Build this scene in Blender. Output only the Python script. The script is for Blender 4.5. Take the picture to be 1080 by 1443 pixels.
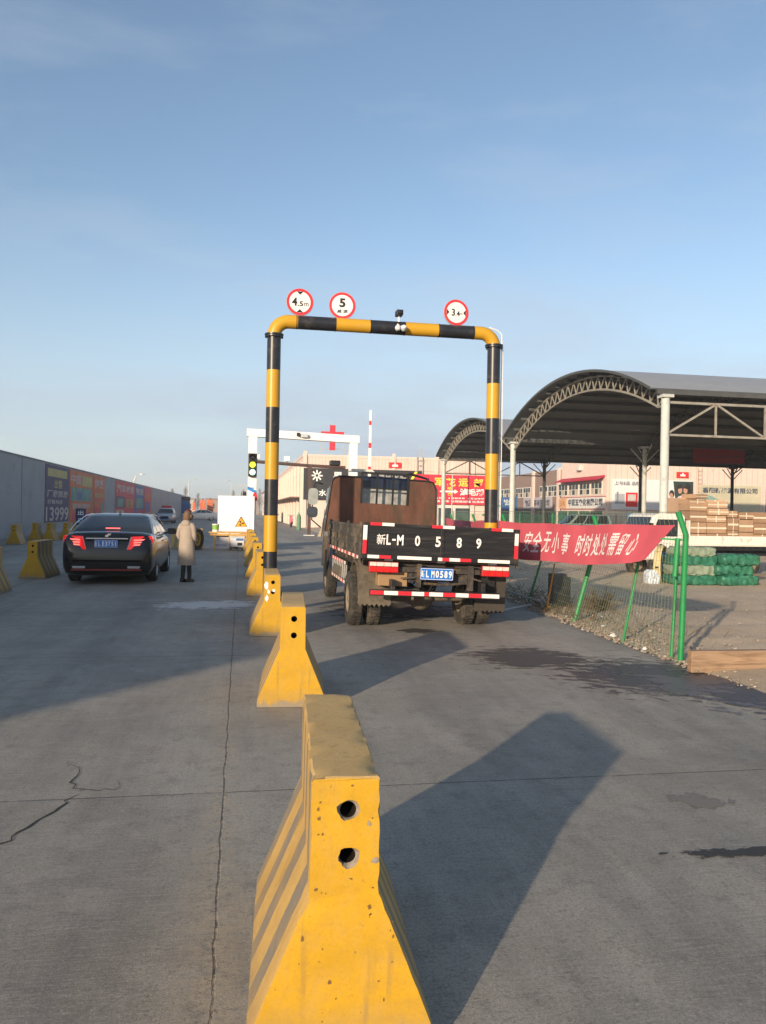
import bpy, bmesh, math, random
from math import sin, cos, pi, radians as R
from mathutils import Matrix, Vector, noise, geometry
S = bpy.context.scene
for o in list(bpy.data.objects): bpy.data.objects.remove(o)
random.seed(7)
# ------------------------------------------------------------------ camera
cam = bpy.data.cameras.new('camera'); camo = bpy.data.objects.new('camera', cam); S.collection.objects.link(camo)
cam.sensor_fit = 'VERTICAL'; cam.sensor_height = 36; cam.lens = 28.04; cam.clip_start = .05; cam.clip_end = 6000
camo.matrix_world = Matrix.Translation((0, 0, 1.68)) @ Matrix.Rotation(R(-10.1), 4, 'Z') @ Matrix.Rotation(R(90), 4, 'X') @ Matrix.Rotation(R(1.05), 4, 'Z')
S.camera = camo
# ------------------------------------------------------------------ light
SUN_EL, SUN_AZ = 13.1, 218.6
w = bpy.data.worlds.new("World"); S.world = w; w.use_nodes = True
nt = w.node_tree; nt.nodes.clear()
out = nt.nodes.new('ShaderNodeOutputWorld'); bg = nt.nodes.new('ShaderNodeBackground'); sky = nt.nodes.new('ShaderNodeTexSky')
sky.sky_type = 'NISHITA'; sky.sun_disc = False; sky.sun_elevation = R(SUN_EL); sky.sun_rotation = R(SUN_AZ)
sky.air_density = 1.0; sky.dust_density = 1.6; sky.ozone_density = 1.2; sky.altitude = 600
bg.inputs['Strength'].default_value = .145
# faint cloud bank low over the horizon
tc = nt.nodes.new('ShaderNodeTexCoord'); sep = nt.nodes.new('ShaderNodeSeparateXYZ'); nt.links.new(tc.outputs['Generated'], sep.inputs[0])
mp = nt.nodes.new('ShaderNodeMapping'); mp.inputs['Scale'].default_value = (1.6, 1.6, 9); nt.links.new(tc.outputs['Generated'], mp.inputs[0])
nz = nt.nodes.new('ShaderNodeTexNoise'); nz.inputs['Scale'].default_value = 2.2; nz.inputs['Detail'].default_value = 7; nt.links.new(mp.outputs[0], nz.inputs['Vector'])
cr = nt.nodes.new('ShaderNodeMapRange'); cr.inputs[1].default_value = .30; cr.inputs[2].default_value = .70; cr.inputs[3].default_value = .62; nt.links.new(nz.outputs[0], cr.inputs[0])
el = nt.nodes.new('ShaderNodeMapRange'); el.inputs[1].default_value = .36; el.inputs[2].default_value = 0; el.inputs[3].default_value = 0; el.inputs[4].default_value = .95; el.interpolation_type = 'SMOOTHSTEP'; nt.links.new(sep.outputs[2], el.inputs[0])
mu = nt.nodes.new('ShaderNodeMath'); mu.operation = 'MULTIPLY'; nt.links.new(cr.outputs[0], mu.inputs[0]); nt.links.new(el.outputs[0], mu.inputs[1])
mp2 = nt.nodes.new('ShaderNodeMapping'); mp2.inputs['Scale'].default_value = (1.2, 2.6, 5.5); mp2.inputs['Rotation'].default_value = (.3, .2, .5); nt.links.new(tc.outputs['Generated'], mp2.inputs[0])
nz2 = nt.nodes.new('ShaderNodeTexNoise'); nz2.inputs['Scale'].default_value = 1.6; nz2.inputs['Detail'].default_value = 6; nz2.inputs['Roughness'].default_value = .55; nt.links.new(mp2.outputs[0], nz2.inputs['Vector'])
cr2 = nt.nodes.new('ShaderNodeMapRange'); cr2.inputs[1].default_value = .46; cr2.inputs[2].default_value = .75; cr2.inputs[4].default_value = .46; nt.links.new(nz2.outputs[0], cr2.inputs[0])
mm = nt.nodes.new('ShaderNodeMath'); mm.operation = 'ADD'; mm.use_clamp = True; nt.links.new(mu.outputs[0], mm.inputs[0]); nt.links.new(cr2.outputs[0], mm.inputs[1])
mx = nt.nodes.new('ShaderNodeMix'); mx.data_type = 'RGBA'; nt.links.new(mm.outputs[0], mx.inputs[0]); nt.links.new(sky.outputs[0], mx.inputs[6]); mx.inputs[7].default_value = (2.8, 3.2, 3.75, 1)
nt.links.new(mx.outputs[2], bg.inputs['Color']); nt.links.new(bg.outputs[0], out.inputs[0])
sl = bpy.data.lights.new('sun', 'SUN'); sl.energy = 4.7; sl.angle = R(.95); sl.color = (1, .80, .58)
so = bpy.data.objects.new('sun', sl); S.collection.objects.link(so)
sd = Vector((-sin(R(SUN_AZ)) * cos(R(SUN_EL)), -cos(R(SUN_AZ)) * cos(R(SUN_EL)), -sin(R(SUN_EL))))
so.rotation_euler = sd.to_track_quat('-Z', 'Y').to_euler(); so.location = (-30, -40, 30)
S.view_settings.view_transform = 'Standard'; S.view_settings.look = 'None'; S.view_settings.gamma = 1; S.view_settings.exposure = 0.45
# ------------------------------------------------------------------ materials
MC = {}
def M(name, col, rough=.75, metal=0., var=.12, vs=3., bump=0., bs=40., dirt=None, da=.0, ds=5., spec=.4, coat=0., emit=None, trans=0., stretch=None):
    if name in MC: return MC[name]
    m = bpy.data.materials.new(name); MC[name] = m; m.use_nodes = True
    n = m.node_tree.nodes; l = m.node_tree.links; b = n['Principled BSDF']
    b.inputs['Roughness'].default_value = rough; b.inputs['Metallic'].default_value = metal
    b.inputs['Specular IOR Level'].default_value = spec; b.inputs['Coat Weight'].default_value = coat
    tc = n.new('ShaderNodeTexCoord'); src = tc.outputs['Object']
    if stretch:
        mp = n.new('ShaderNodeMapping'); mp.inputs['Scale'].default_value = stretch; l.new(src, mp.inputs[0]); src = mp.outputs[0]
    nz = n.new('ShaderNodeTexNoise'); nz.inputs['Scale'].default_value = vs; nz.inputs['Detail'].default_value = 8; nz.inputs['Roughness'].default_value = .65; l.new(src, nz.inputs['Vector'])
    mr = n.new('ShaderNodeMapRange'); mr.inputs[1].default_value = .3; mr.inputs[2].default_value = .7; l.new(nz.outputs[0], mr.inputs[0])
    mx = n.new('ShaderNodeMix'); mx.data_type = 'RGBA'; l.new(mr.outputs[0], mx.inputs[0])
    mx.inputs[6].default_value = (*[c * (1 - var) for c in col], 1); mx.inputs[7].default_value = (*[min(1, c * (1 + var)) for c in col], 1)
    c = mx.outputs[2]
    if dirt:
        z2 = n.new('ShaderNodeTexNoise'); z2.inputs['Scale'].default_value = ds; z2.inputs['Detail'].default_value = 10; z2.inputs['Roughness'].default_value = .7; l.new(src, z2.inputs['Vector'])
        r2 = n.new('ShaderNodeMapRange'); r2.inputs[1].default_value = .62 - da * .3; r2.inputs[2].default_value = .72 - da * .2; r2.inputs[4].default_value = .9; l.new(z2.outputs[0], r2.inputs[0])
        m2 = n.new('ShaderNodeMix'); m2.data_type = 'RGBA'; l.new(r2.outputs[0], m2.inputs[0]); l.new(c, m2.inputs[6]); m2.inputs[7].default_value = (*dirt, 1); c = m2.outputs[2]
    l.new(c, b.inputs['Base Color'])
    if bump:
        z3 = n.new('ShaderNodeTexNoise'); z3.inputs['Scale'].default_value = bs; z3.inputs['Detail'].default_value = 5; l.new(src, z3.inputs['Vector'])
        bp = n.new('ShaderNodeBump'); bp.inputs['Strength'].default_value = bump; bp.inputs['Distance'].default_value = .01; l.new(z3.outputs[0], bp.inputs['Height']); l.new(bp.outputs[0], b.inputs['Normal'])
    if emit:
        b.inputs['Emission Color'].default_value = (*emit[:3], 1); b.inputs['Emission Strength'].default_value = emit[3]
    if trans: b.inputs['Transmission Weight'].default_value = trans
    return m
CONC = (.36, .33, .29); YEL = (.50, .285, .016)
conc = M('concrete', CONC, .9, var=.25, vs=6, bump=.5, bs=60, dirt=(.18, .16, .13), da=.2)
def barrier_paint(name, stripes, faded=0.):
    m = M(name, YEL, .62, var=.14, vs=5, bump=.10, bs=120, spec=.25)
    n = m.node_tree.nodes; l = m.node_tree.links; b = n['Principled BSDF']; c = b.inputs['Base Color'].links[0].from_socket
    tc = n.new('ShaderNodeTexCoord')
    def noi(s, d, r=.6):
        z = n.new('ShaderNodeTexNoise'); z.inputs['Scale'].default_value = s; z.inputs['Detail'].default_value = d; z.inputs['Roughness'].default_value = r; l.new(tc.outputs['Object'], z.inputs['Vector']); return z.outputs[0]
    def rng(x, a, b_, lo=0., hi=1.):
        q = n.new('ShaderNodeMapRange'); q.inputs[1].default_value = a; q.inputs[2].default_value = b_; q.inputs[3].default_value = lo; q.inputs[4].default_value = hi; l.new(x, q.inputs[0]); return q.outputs[0]
    def mix(f, a, col):
        q = n.new('ShaderNodeMix'); q.data_type = 'RGBA'
        if isinstance(f, float): q.inputs[0].default_value = f
        else: l.new(f, q.inputs[0])
        l.new(a, q.inputs[6]); q.inputs[7].default_value = (*col, 1); return q.outputs[2]
    sp = n.new('ShaderNodeSeparateXYZ'); l.new(tc.outputs['Object'], sp.inputs[0])
    if faded: c = mix(faded, c, (.50, .37, .21))
    if stripes:
        a = n.new('ShaderNodeMath'); a.operation = 'MULTIPLY_ADD'; l.new(sp.outputs[2], a.inputs[0]); a.inputs[1].default_value = .12; l.new(sp.outputs[1], a.inputs[2])
        w_ = n.new('ShaderNodeMath'); w_.operation = 'MULTIPLY_ADD'; l.new(noi(30, 3), w_.inputs[0]); w_.inputs[1].default_value = .012; l.new(a.outputs[0], w_.inputs[2])
        d = n.new('ShaderNodeMath'); d.operation = 'DIVIDE'; l.new(w_.outputs[0], d.inputs[0]); d.inputs[1].default_value = .29
        f = n.new('ShaderNodeMath'); f.operation = 'FRACT'; l.new(d.outputs[0], f.inputs[0])
        c = mix(rng(f.outputs[0], .56, .58), c, (.20, .18, .15))
    c = mix(rng(noi(9, 9, .75), .46, .72, 0, .55), c, (.42, .27, .09))           # dust film
    c = mix(rng(noi(3.1, 8, .7), .50, .70, 0, .45), c, (.33, .19, .035)); c = mix(rng(noi(70, 4, .8), .50, .70, 0, .35), c, (.30, .17, .02))
    mq = n.new('ShaderNodeMapping'); mq.inputs['Scale'].default_value = (22, 22, 2.2); l.new(tc.outputs['Object'], mq.inputs[0]); zq = n.new('ShaderNodeTexNoise'); zq.inputs['Scale'].default_value = 1; zq.inputs['Detail'].default_value = 6; l.new(mq.outputs[0], zq.inputs['Vector'])
    c = mix(rng(zq.outputs[0], .58, .75, 0, .5), c, (.24, .16, .06)); c = mix(rng(noi(16, 8, .8), .665, .68, 0, .85), c, (.34, .30, .24))
    c = mix(rng(noi(40, 5, .7), .665, .69, 0, .9), c, (.15, .11, .06))              # small chips
    h = n.new('ShaderNodeMath'); h.operation = 'MULTIPLY_ADD'; l.new(noi(14, 6), h.inputs[0]); h.inputs[1].default_value = .24; l.new(sp.outputs[2], h.inputs[2])
    c = mix(rng(h.outputs[0], .30, .12, 0, .6), c, (.27, .19, .09)); c = mix(rng(h.outputs[0], .185, .15, 0, .85), c, (.23, .20, .16))           # worn, splashed foot
    l.new(c, b.inputs['Base Color'])
    return m
bp_front = barrier_paint('barrier_front_paint', False); bp_side = barrier_paint('barrier_side_paint', True, .5); bp_top = barrier_paint('barrier_top_paint', False, .62)
hole = M('hole_dark', (.02, .018, .015), .98, spec=0.)
yel = M('post_yellow', (.52, .285, .018), .38, var=.06, vs=3, dirt=(.45, .28, .06), da=.15, ds=7, bump=.05)
blk = M('post_black', (.018, .02, .026), .35, var=.3, vs=4, dirt=(.06, .055, .05), da=.3)
white = M('white_paint', (.78, .77, .74), .5, var=.06, vs=3, dirt=(.5, .47, .42), da=.1)
red = M('red_paint', (.62, .03, .03), .45, var=.1)
blackp = M('black_paint', (.012, .012, .013), .5, var=.3, vs=8)
steel = M('galvanised_steel', (.42, .43, .42), .5, .3, var=.15, vs=6)
darksteel = M('dark_steel', (.07, .07, .07), .6, .2, var=.2)
rust = M('rust_plate', (.115, .052, .034), .85, var=.35, vs=5, dirt=(.06, .045, .03), da=.3, ds=3, bump=.2, bs=25, stretch=(1, 1, .35))
green = M('fence_green', (.015, .22, .065), .45, var=.15, vs=9, dirt=(.09, .12, .05), da=.15)
rubber = M('tyre_rubber', (.035, .032, .028), .9, var=.3, vs=12, dirt=(.10, .085, .065), da=.4, ds=6, bump=.4)
glassd = M('dark_glass', (.02, .025, .03), .08, spec=.7, var=.1)
cream = M('cream_panel', (.64, .52, .455), .75, var=.05, vs=1.5, dirt=(.48, .38, .30), da=.12, ds=.8)
# ------------------------------------------------------------------ mesh builder
I4 = Matrix.Identity(4)
def T(x, y, z): return Matrix.Translation((x, y, z))
def RX(a): return Matrix.Rotation(R(a), 4, 'X')
def RY(a): return Matrix.Rotation(R(a), 4, 'Y')
def RZ(a): return Matrix.Rotation(R(a), 4, 'Z')
class MB:
    def __init__(s, X=I4): s.v = []; s.f = []; s.m = []; s.X = X
    def add(s, vs, fs, mi=0, X=I4):
        b = len(s.v); Y = s.X @ X
        s.v += [Y @ Vector(p) for p in vs]; s.f += [tuple(b + i for i in f) for f in fs]
        s.m += mi if isinstance(mi, list) else [mi] * len(fs); return s
    def box(s, x0, x1, y0, y1, z0, z1, mi=0, X=I4):
        v = [(x, y, z) for z in (z0, z1) for y in (y0, y1) for x in (x0, x1)]
        return s.add(v, [(0, 2, 3, 1), (4, 5, 7, 6), (0, 1, 5, 4), (2, 6, 7, 3), (0, 4, 6, 2), (1, 3, 7, 5)], mi, X)
    def loft(s, rings, mi=0, cap=True, closed=True, X=I4, capmi=None):
        n = len(rings[0]); v = [p for r in rings for p in r]; f = []; mm = []
        for i in range(len(rings) - 1):
            for j in range(n if closed else n - 1):
                k = (j + 1) % n; f.append((i * n + j, i * n + k, (i + 1) * n + k, (i + 1) * n + j)); mm.append(mi[i] if isinstance(mi, (list, tuple)) else mi)
        if cap:
            c = capmi if capmi is not None else mm[0]
            f.append(tuple(range(n - 1, -1, -1))); f.append(tuple((len(rings) - 1) * n + j for j in range(n))); mm += [c, capmi if capmi is not None else mm[-1]]
        return s.add(v, f, mm, X)
    def tube(s, pts, r, n=8, mi=0, cap=True, X=I4):
        pts = [Vector(p) for p in pts]; rr = r if isinstance(r, (list, tuple)) else [r] * len(pts); rings = []
        up = None
        for i, p in enumerate(pts):
            d = (pts[min(i + 1, len(pts) - 1)] - pts[max(i - 1, 0)]).normalized()
            if up is None: up = d.orthogonal().normalized()
            a = (up - d * up.dot(d)).normalized(); b = d.cross(a); up = a
            rings.append([p + (a * cos(2 * pi * k / n) + b * sin(2 * pi * k / n)) * rr[i] for k in range(n)])
        return s.loft(rings, mi, cap, True, X)
    def bar(s, p, q, w, h=None, mi=0, X=I4):
        p = Vector(p); q = Vector(q); d = (q - p).normalized(); a = d.cross(Vector((0, 0, 1)))
        if a.length < .01: a = Vector((1, 0, 0))
        a.normalize(); b = a.cross(d); h = h or w
        rg = [[c + a * sx * w / 2 + b * sy * h / 2 for sx, sy in ((-1, -1), (1, -1), (1, 1), (-1, 1))] for c in (p, q)]
        return s.loft(rg, mi, X=X)
    def lathe(s, prof, n=24, mi=0, X=I4, cap=True):       # prof [(r,z)] round local z
        return s.loft([[(r * cos(2 * pi * k / n), r * sin(2 * pi * k / n), z) for k in range(n)] for r, z in prof], mi, cap, True, X)
    def poly(s, pts, mi=0, X=I4): return s.add(pts, [tuple(range(len(pts)))], mi, X)
    def prism(s, pts, d, mi=0, X=I4):                       # pts in xy plane, extruded -d..0 along z, front face at z=0
        n = len(pts); return s.loft([[(x, y, -d) for x, y in pts], [(x, y, 0) for x, y in pts]], mi, X=X)
    def build(s, name, mats, parent=None, bev=0, smooth=None, loc=None, rz=0):
        me = bpy.data.meshes.new(name); me.from_pydata([tuple(p) for p in s.v], [], s.f)
        if not isinstance(mats, (list, tuple)): mats = [mats]
        for m in mats: me.materials.append(m)
        me.polygons.foreach_set('material_index', s.m)
        bm = bmesh.new(); bm.from_mesh(me); bmesh.ops.recalc_face_normals(bm, faces=bm.faces) if not getattr(s, 'keep', False) else None; bm.to_mesh(me); bm.free()
        if smooth:
            me.polygons.foreach_set('use_smooth', [True] * len(me.polygons)); me.set_sharp_from_angle(angle=R(smooth))
        o = bpy.data.objects.new(name, me); S.collection.objects.link(o)
        if parent: o.parent = parent
        if loc: o.location = loc; o.rotation_euler = (0, 0, R(rz))
        if bev:
            b = o.modifiers.new('bevel', 'BEVEL'); b.width = bev; b.segments = 2; b.limit_method = 'ANGLE'; b.angle_limit = R(40); b.harden_normals = False
        return o
def build_each(mb, name, mats, parent=None, **k):
    par = list(range(len(mb.v)))
    def find(a):
        while par[a] != a: par[a] = par[par[a]]; a = par[a]
        return a
    for f in mb.f:
        for i in f[1:]: par[find(i)] = find(f[0])
    gr = {}
    for i, f in enumerate(mb.f): gr.setdefault(find(f[0]), []).append(i)
    for fs in gr.values():
        q = MB(); ids = sorted({v for i in fs for v in mb.f[i]}); mp_ = {v: n for n, v in enumerate(ids)}
        q.v = [mb.v[v] for v in ids]; q.f = [tuple(mp_[v] for v in mb.f[i]) for i in fs]; q.m = [mb.m[i] for i in fs]; q.build(name, mats, parent, **k)
def tag(o, label=None, cat=None, group=None, kind=None):
    if label: o['label'] = label
    if cat: o['category'] = cat
    if group: o['group'] = group
    if kind: o['kind'] = kind
    return o
def empty(name, loc, label, cat, group=None, rz=0):
    o = bpy.data.objects.new(name, None); S.collection.objects.link(o); o.location = loc; o.rotation_euler = (0, 0, R(rz)); o.empty_display_size = .2
    return tag(o, label, cat, group)
def dup(o, loc=None, rz=None, label=None, parent=None):
    c = o.copy(); S.collection.objects.link(c)
    if parent: c.parent = parent
    if loc: c.location = loc
    if rz is not None: c.rotation_euler = (0, 0, R(rz))
    if label: c['label'] = label
    for ch in list(o.children): dup(ch, parent=c)
    return c
TX = {}
def textgeo(s, bold=0.):
    k = (s, bold)
    if k in TX: return TX[k]
    cu = bpy.data.curves.new('t', 'FONT'); cu.body = s; cu.size = 1; cu.offset = bold; cu.resolution_u = 3; cu.fill_mode = 'FRONT'
    o = bpy.data.objects.new('t', cu); S.collection.objects.link(o)
    dg = bpy.context.evaluated_depsgraph_get(); dg.update(); me = bpy.data.meshes.new_from_object(o.evaluated_get(dg))
    v = [tuple(p.co) for p in me.vertices]; f = [tuple(p.vertices) for p in me.polygons]
    bpy.data.objects.remove(o); bpy.data.curves.remove(cu); bpy.data.meshes.remove(me)
    x0 = min(p[0] for p in v); x1 = max(p[0] for p in v); y0 = min(p[1] for p in v); y1 = max(p[1] for p in v)
    v = [((p[0] - x0) / (x1 - x0) - .5, (p[1] - y0) / (y1 - y0) - .5, 0) for p in v]
    TX[k] = (v, f, (x1 - x0) / (y1 - y0)); return TX[k]
def text(mb, s, cx, cy, wd, ht, mi=0, X=I4, bold=.012, z=.004, shear=0.):
    v, f, a = textgeo(s, bold)
    if wd is None: wd = ht * a
    mb.add([(cx + p[0] * wd + shear * p[1] * ht, cy + p[1] * ht, z) for p in v], f, mi, X)
FY = Matrix(((1, 0, 0, 0), (0, 0, -1, 0), (0, 1, 0, 0), (0, 0, 0, 1)))   # xy sheet that faces -y
FXP = Matrix(((0, 0, 1, 0), (1, 0, 0, 0), (0, 1, 0, 0), (0, 0, 0, 1)))   # faces +x
FXM = Matrix(((0, 0, -1, 0), (-1, 0, 0, 0), (0, 1, 0, 0), (0, 0, 0, 1))) # faces -x
def rrect(w, h, r, n=5):
    return [(sx * (w / 2 - r) + r * cos(a), sy * (h / 2 - r) + r * sin(a)) for sx, sy, a0 in ((1, 1, 0), (-1, 1, 90), (-1, -1, 180), (1, -1, 270)) for a in [R(a0 + 90 * i / n) for i in range(n + 1)]]
def rect(w, h): return [(-w / 2, -h / 2), (w / 2, -h / 2), (w / 2, h / 2), (-w / 2, h / 2)]
def disc(r, n=32): return [(r * cos(2 * pi * k / n), r * sin(2 * pi * k / n)) for k in range(n)]
def boolcut(o, cutters):
    for c in cutters:
        m = o.modifiers.new('cut', 'BOOLEAN'); m.object = c; m.operation = 'DIFFERENCE'; m.solver = 'EXACT'
    dg = bpy.context.evaluated_depsgraph_get(); dg.update(); me = bpy.data.meshes.new_from_object(o.evaluated_get(dg))
    o.modifiers.clear(); o.data = me
    for c in cutters: bpy.data.objects.remove(c)
# ------------------------------------------------------------------ ground
def ground_mat(kind):
    m = bpy.data.materials.new(kind); m.use_nodes = True; n = m.node_tree.nodes; l = m.node_tree.links; b = n['Principled BSDF']
    tc = n.new('ShaderNodeTexCoord'); P = tc.outputs['Object']; sp = n.new('ShaderNodeSeparateXYZ'); l.new(P, sp.inputs[0])
    def noi(s, d, r=.6, sc=None):
        z = n.new('ShaderNodeTexNoise'); z.inputs['Scale'].default_value = s; z.inputs['Detail'].default_value = d; z.inputs['Roughness'].default_value = r
        if sc:
            mp = n.new('ShaderNodeMapping'); mp.inputs['Scale'].default_value = sc; l.new(P, mp.inputs[0]); l.new(mp.outputs[0], z.inputs['Vector'])
        else: l.new(P, z.inputs['Vector'])
        return z.outputs[0]
    def rng(x, a, c, lo=0., hi=1.):
        q = n.new('ShaderNodeMapRange'); q.inputs[1].default_value = a; q.inputs[2].default_value = c; q.inputs[3].default_value = lo; q.inputs[4].default_value = hi; l.new(x, q.inputs[0]); return q.outputs[0]
    def mth(op, a, c=None):
        q = n.new('ShaderNodeMath'); q.operation = op
        for i, v in enumerate((a, c)):
            if v is None: continue
            if isinstance(v, (int, float)): q.inputs[i].default_value = v
            else: l.new(v, q.inputs[i])
        return q.outputs[0]
    def mix(f, a, c):
        q = n.new('ShaderNodeMix'); q.data_type = 'RGBA'; l.new(f, q.inputs[0])
        for i, v in ((6, a), (7, c)):
            if isinstance(v, tuple): q.inputs[i].default_value = (*v, 1)
            else: l.new(v, q.inputs[i])
        return q.outputs[2]
    if kind == 'concrete_road':
        fl = n.new('ShaderNodeCombineXYZ'); l.new(mth('FLOOR', mth('DIVIDE', mth('ADD', sp.outputs[0], 45.37), 4.53)), fl.inputs[0]); l.new(mth('FLOOR', mth('DIVIDE', mth('ADD', sp.outputs[1], 40.18), 4.5)), fl.inputs[1])
        wn_ = n.new('ShaderNodeTexWhiteNoise'); wn_.noise_dimensions = '2D'; l.new(fl.outputs[0], wn_.inputs[0])
        c = mix(rng(noi(.35, 6), .35, .65), (.27, .25, .203), (.44, .41, .34))
        c = mix(rng(wn_.outputs[0], 0, 1, 0, .34), c, (.17, .16, .145))
        trk = None
        for xt in (-3.5, -1.7, 1.75, 3.45):
            t_ = rng(mth('ABSOLUTE', mth('SUBTRACT', mth('ADD', sp.outputs[0], mth('MULTIPLY', noi(.25, 3), .8)), xt + .4)), .42, .1); trk = t_ if trk is None else mth('MAXIMUM', trk, t_)
        c = mix(mth('MULTIPLY', trk, rng(noi(1.6, 8, .7, (3, .35, 1)), .35, .62, 0, .55)), c, (.125, .117, .105))
        c = mix(rng(noi(1.0, 8, .7, (1.3, .12, 1)), .44, .66, 0, .7), c, (.14, .13, .12))     # wheel tracks along the lane
        c = mix(rng(noi(2.3, 9, .75), .5, .68, 0, .65), c, (.37, .34, .30))
        c = mix(rng(noi(6, 8, .75), .50, .66, 0, .55), c, (.12, .112, .105))
        c = mix(rng(noi(8, 7, .8, (.6, 9, 1)), .50, .66, 0, .55), c, (.44, .41, .37))              # broomed scratches across
        c = mix(rng(noi(48, 5, .85), .50, .62, 0, .55), c, (.13, .122, .105)); c = mix(rng(noi(62, 4, .85), .56, .66, 0, .6), c, (.50, .47, .40)); c = mix(rng(noi(110, 3, .7), .42, .62, 0, .4), c, (.11, .10, .09)); c = mix(rng(noi(26, 6, .8), .60, .66, 0, .5), c, (.09, .082, .075))
        wob = mth('MULTIPLY', mth('SUBTRACT', noi(3, 6, .7), .5), .045)
        jl = None
        for x0, wd in ((-.07, .007), (-4.6, .012)):
            d = mth('ABSOLUTE', mth('SUBTRACT', mth('ADD', sp.outputs[0], wob), x0)); k = rng(d, wd, wd * .4)
            jl = k if jl is None else mth('MAXIMUM', jl, k)
        fy = mth('FRACT', mth('DIVIDE', mth('ADD', mth('ADD', sp.outputs[1], mth('MULTIPLY', wob, .25)), -4.82 + 45.0), 4.5))
        d2 = mth('MULTIPLY', mth('MINIMUM', fy, mth('SUBTRACT', 1, fy)), 4.5)
        jt = mth('MULTIPLY', rng(d2, .011, .005), .75)
        j = mth('MULTIPLY', mth('MAXIMUM', jl, jt), rng(noi(7, 6, .8), .36, .5, .25, 1))
        c = mix(j, c, (.055, .05, .045))
        # crumbling, dust filled edge beside the long joint
        dd = mth('ABSOLUTE', mth('SUBTRACT', sp.outputs[0], -.08)); cm = mth('MULTIPLY', rng(dd, .17, .02), rng(noi(13, 9, .9), .47, .55, 0, .85))
        cm = mth('MULTIPLY', cm, rng(sp.outputs[1], 9, 4))
        c = mix(cm, c, (.36, .305, .225)); c = mix(mth('MULTIPLY', rng(dd, .13, .02), rng(noi(31, 6, .9), .54, .60, 0, .8)), c, (.09, .075, .055))
        l.new(c, b.inputs['Base Color']); l.new(rng(noi(1.7, 6), .3, .7, .62, .9), b.inputs['Roughness'])
        h = mth('ADD', mth('MULTIPLY', noi(60, 6, .8, (.25, 3, 1)), .6), mth('MULTIPLY', noi(170, 3), .5)); h = mth('SUBTRACT', h, mth('MULTIPLY', j, 1.5))
        bp = n.new('ShaderNodeBump'); bp.inputs['Strength'].default_value = .55; bp.inputs['Distance'].default_value = .006
    else:
        c = mix(rng(noi(.5, 7), .35, .65), (.46, .36, .25), (.60, .48, .345))
        c = mix(rng(noi(3, 9, .75), .5, .72, 0, .6), c, (.27, .21, .155))
        c = mix(rng(noi(30, 6, .8), .5, .7, 0, .6), c, (.58, .49, .37))
        c = mix(rng(noi(60, 3, .8), .5, .66, 0, .5), c, (.19, .15, .11))
        l.new(c, b.inputs['Base Color']); b.inputs['Roughness'].default_value = .95
        h = mth('ADD', noi(22, 8, .8), mth('MULTIPLY', noi(90, 4), .5))
        bp = n.new('ShaderNodeBump'); bp.inputs['Strength'].default_value = .9; bp.inputs['Distance'].default_value = .03
    l.new(h, bp.inputs['Height']); l.new(bp.outputs[0], b.inputs['Normal'])
    return m
road_m = ground_mat('concrete_road'); dirt_m = ground_mat('dirt_yard')
mb = MB(); mb.box(-1500, 1500, -300, 3000, -.5, -.012); tag(mb.build('terrain', dirt_m), kind='structure')
mb = MB(); mb.add([(-10.9, -30, 0), (9, -30, 0), (9, 5, 0), (5.2, 9, 0), (5.6, 24, 0), (6, 70, 0), (6, 400, 0), (-14, 400, 0)], [(0, 1, 2, 3, 4, 5, 6, 7)]); tag(mb.build('road', road_m), kind='structure')
# dirt yard with a ragged edge on the concrete
mb = MB(); xs = [0, .12, .3, .6, 1, 1.6, 2.4, 3.4, 5, 7, 10, 15, 25, 45, 90]; ys = []; y = 4.4
while y < 85: ys.append(y); y += .14 if y < 16 else (.5 if y < 30 else 2.5)
def edge(y): 
    base = 5.0 if y < 10 else 5.0 + (y - 10) * .045
    if y > 24: base = 5.63 + (y - 24) * .004
    return base + .10 * noise.noise((0, y * 1.7, 3)) + .06 * noise.noise((0, y * 6, 3)) + max(0, 7 - y) * .05
vv = []
for y in ys:
    e = edge(y)
    for i, x in enumerate(xs):
        h = .006 if i == 0 else .02 + .05 * min(1, x) * (.6 + noise.noise((x * .8 + e, y * .8, 0))) + (.05 * noise.noise((x * 2.1, y * 2.1, 5)) * min(1, x * .8) if x < 26 else 0)
        vv.append((e + x, y, max(h, .005)))
n = len(xs); ff = [(j * n + i, j * n + i + 1, (j + 1) * n + i + 1, (j + 1) * n + i) for j in range(len(ys) - 1) for i in range(n - 1)]
mb.add(vv, ff); tag(mb.build('yard_ground', dirt_m, smooth=60), kind='structure')
# stones and crumbs at the edge of the yard
def pebble(mb, x, y, z, r, mi=0):
    a = random.random() * 6
    ring = lambda rr, zz: [(x + rr * r * cos(a + k * 1.2566) * random.uniform(.75, 1.1), y + rr * r * sin(a + k * 1.2566) * random.uniform(.75, 1.1), z + zz * r) for k in range(5)]
    mb.loft([ring(.75, -.3), ring(1, .1), ring(.55, .6)], mi)
mb = MB()
for i in range(2600):
    y = random.uniform(5, 26) if random.random() < .6 else random.uniform(8, 17); d = abs(random.gauss(0, 1)) ** 1.7 * (.5 if random.random() < .55 else 3.5)
    pebble(mb, edge(y) - .12 + d, y, .03 + .03 * min(1, d), random.choice((.010, .016, .022, .012)) * random.uniform(.6, 1.5), random.choice((0, 0, 0, 0, 0, 0, 0, 1)))
pb = mb.build('gravel', [M('pebble_brown', (.26, .21, .16), .9, var=.3, vs=20), M('pebble_pale', (.36, .32, .28), .9, var=.2, vs=20)]); tag(pb, kind='stuff')
mb = MB()
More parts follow.
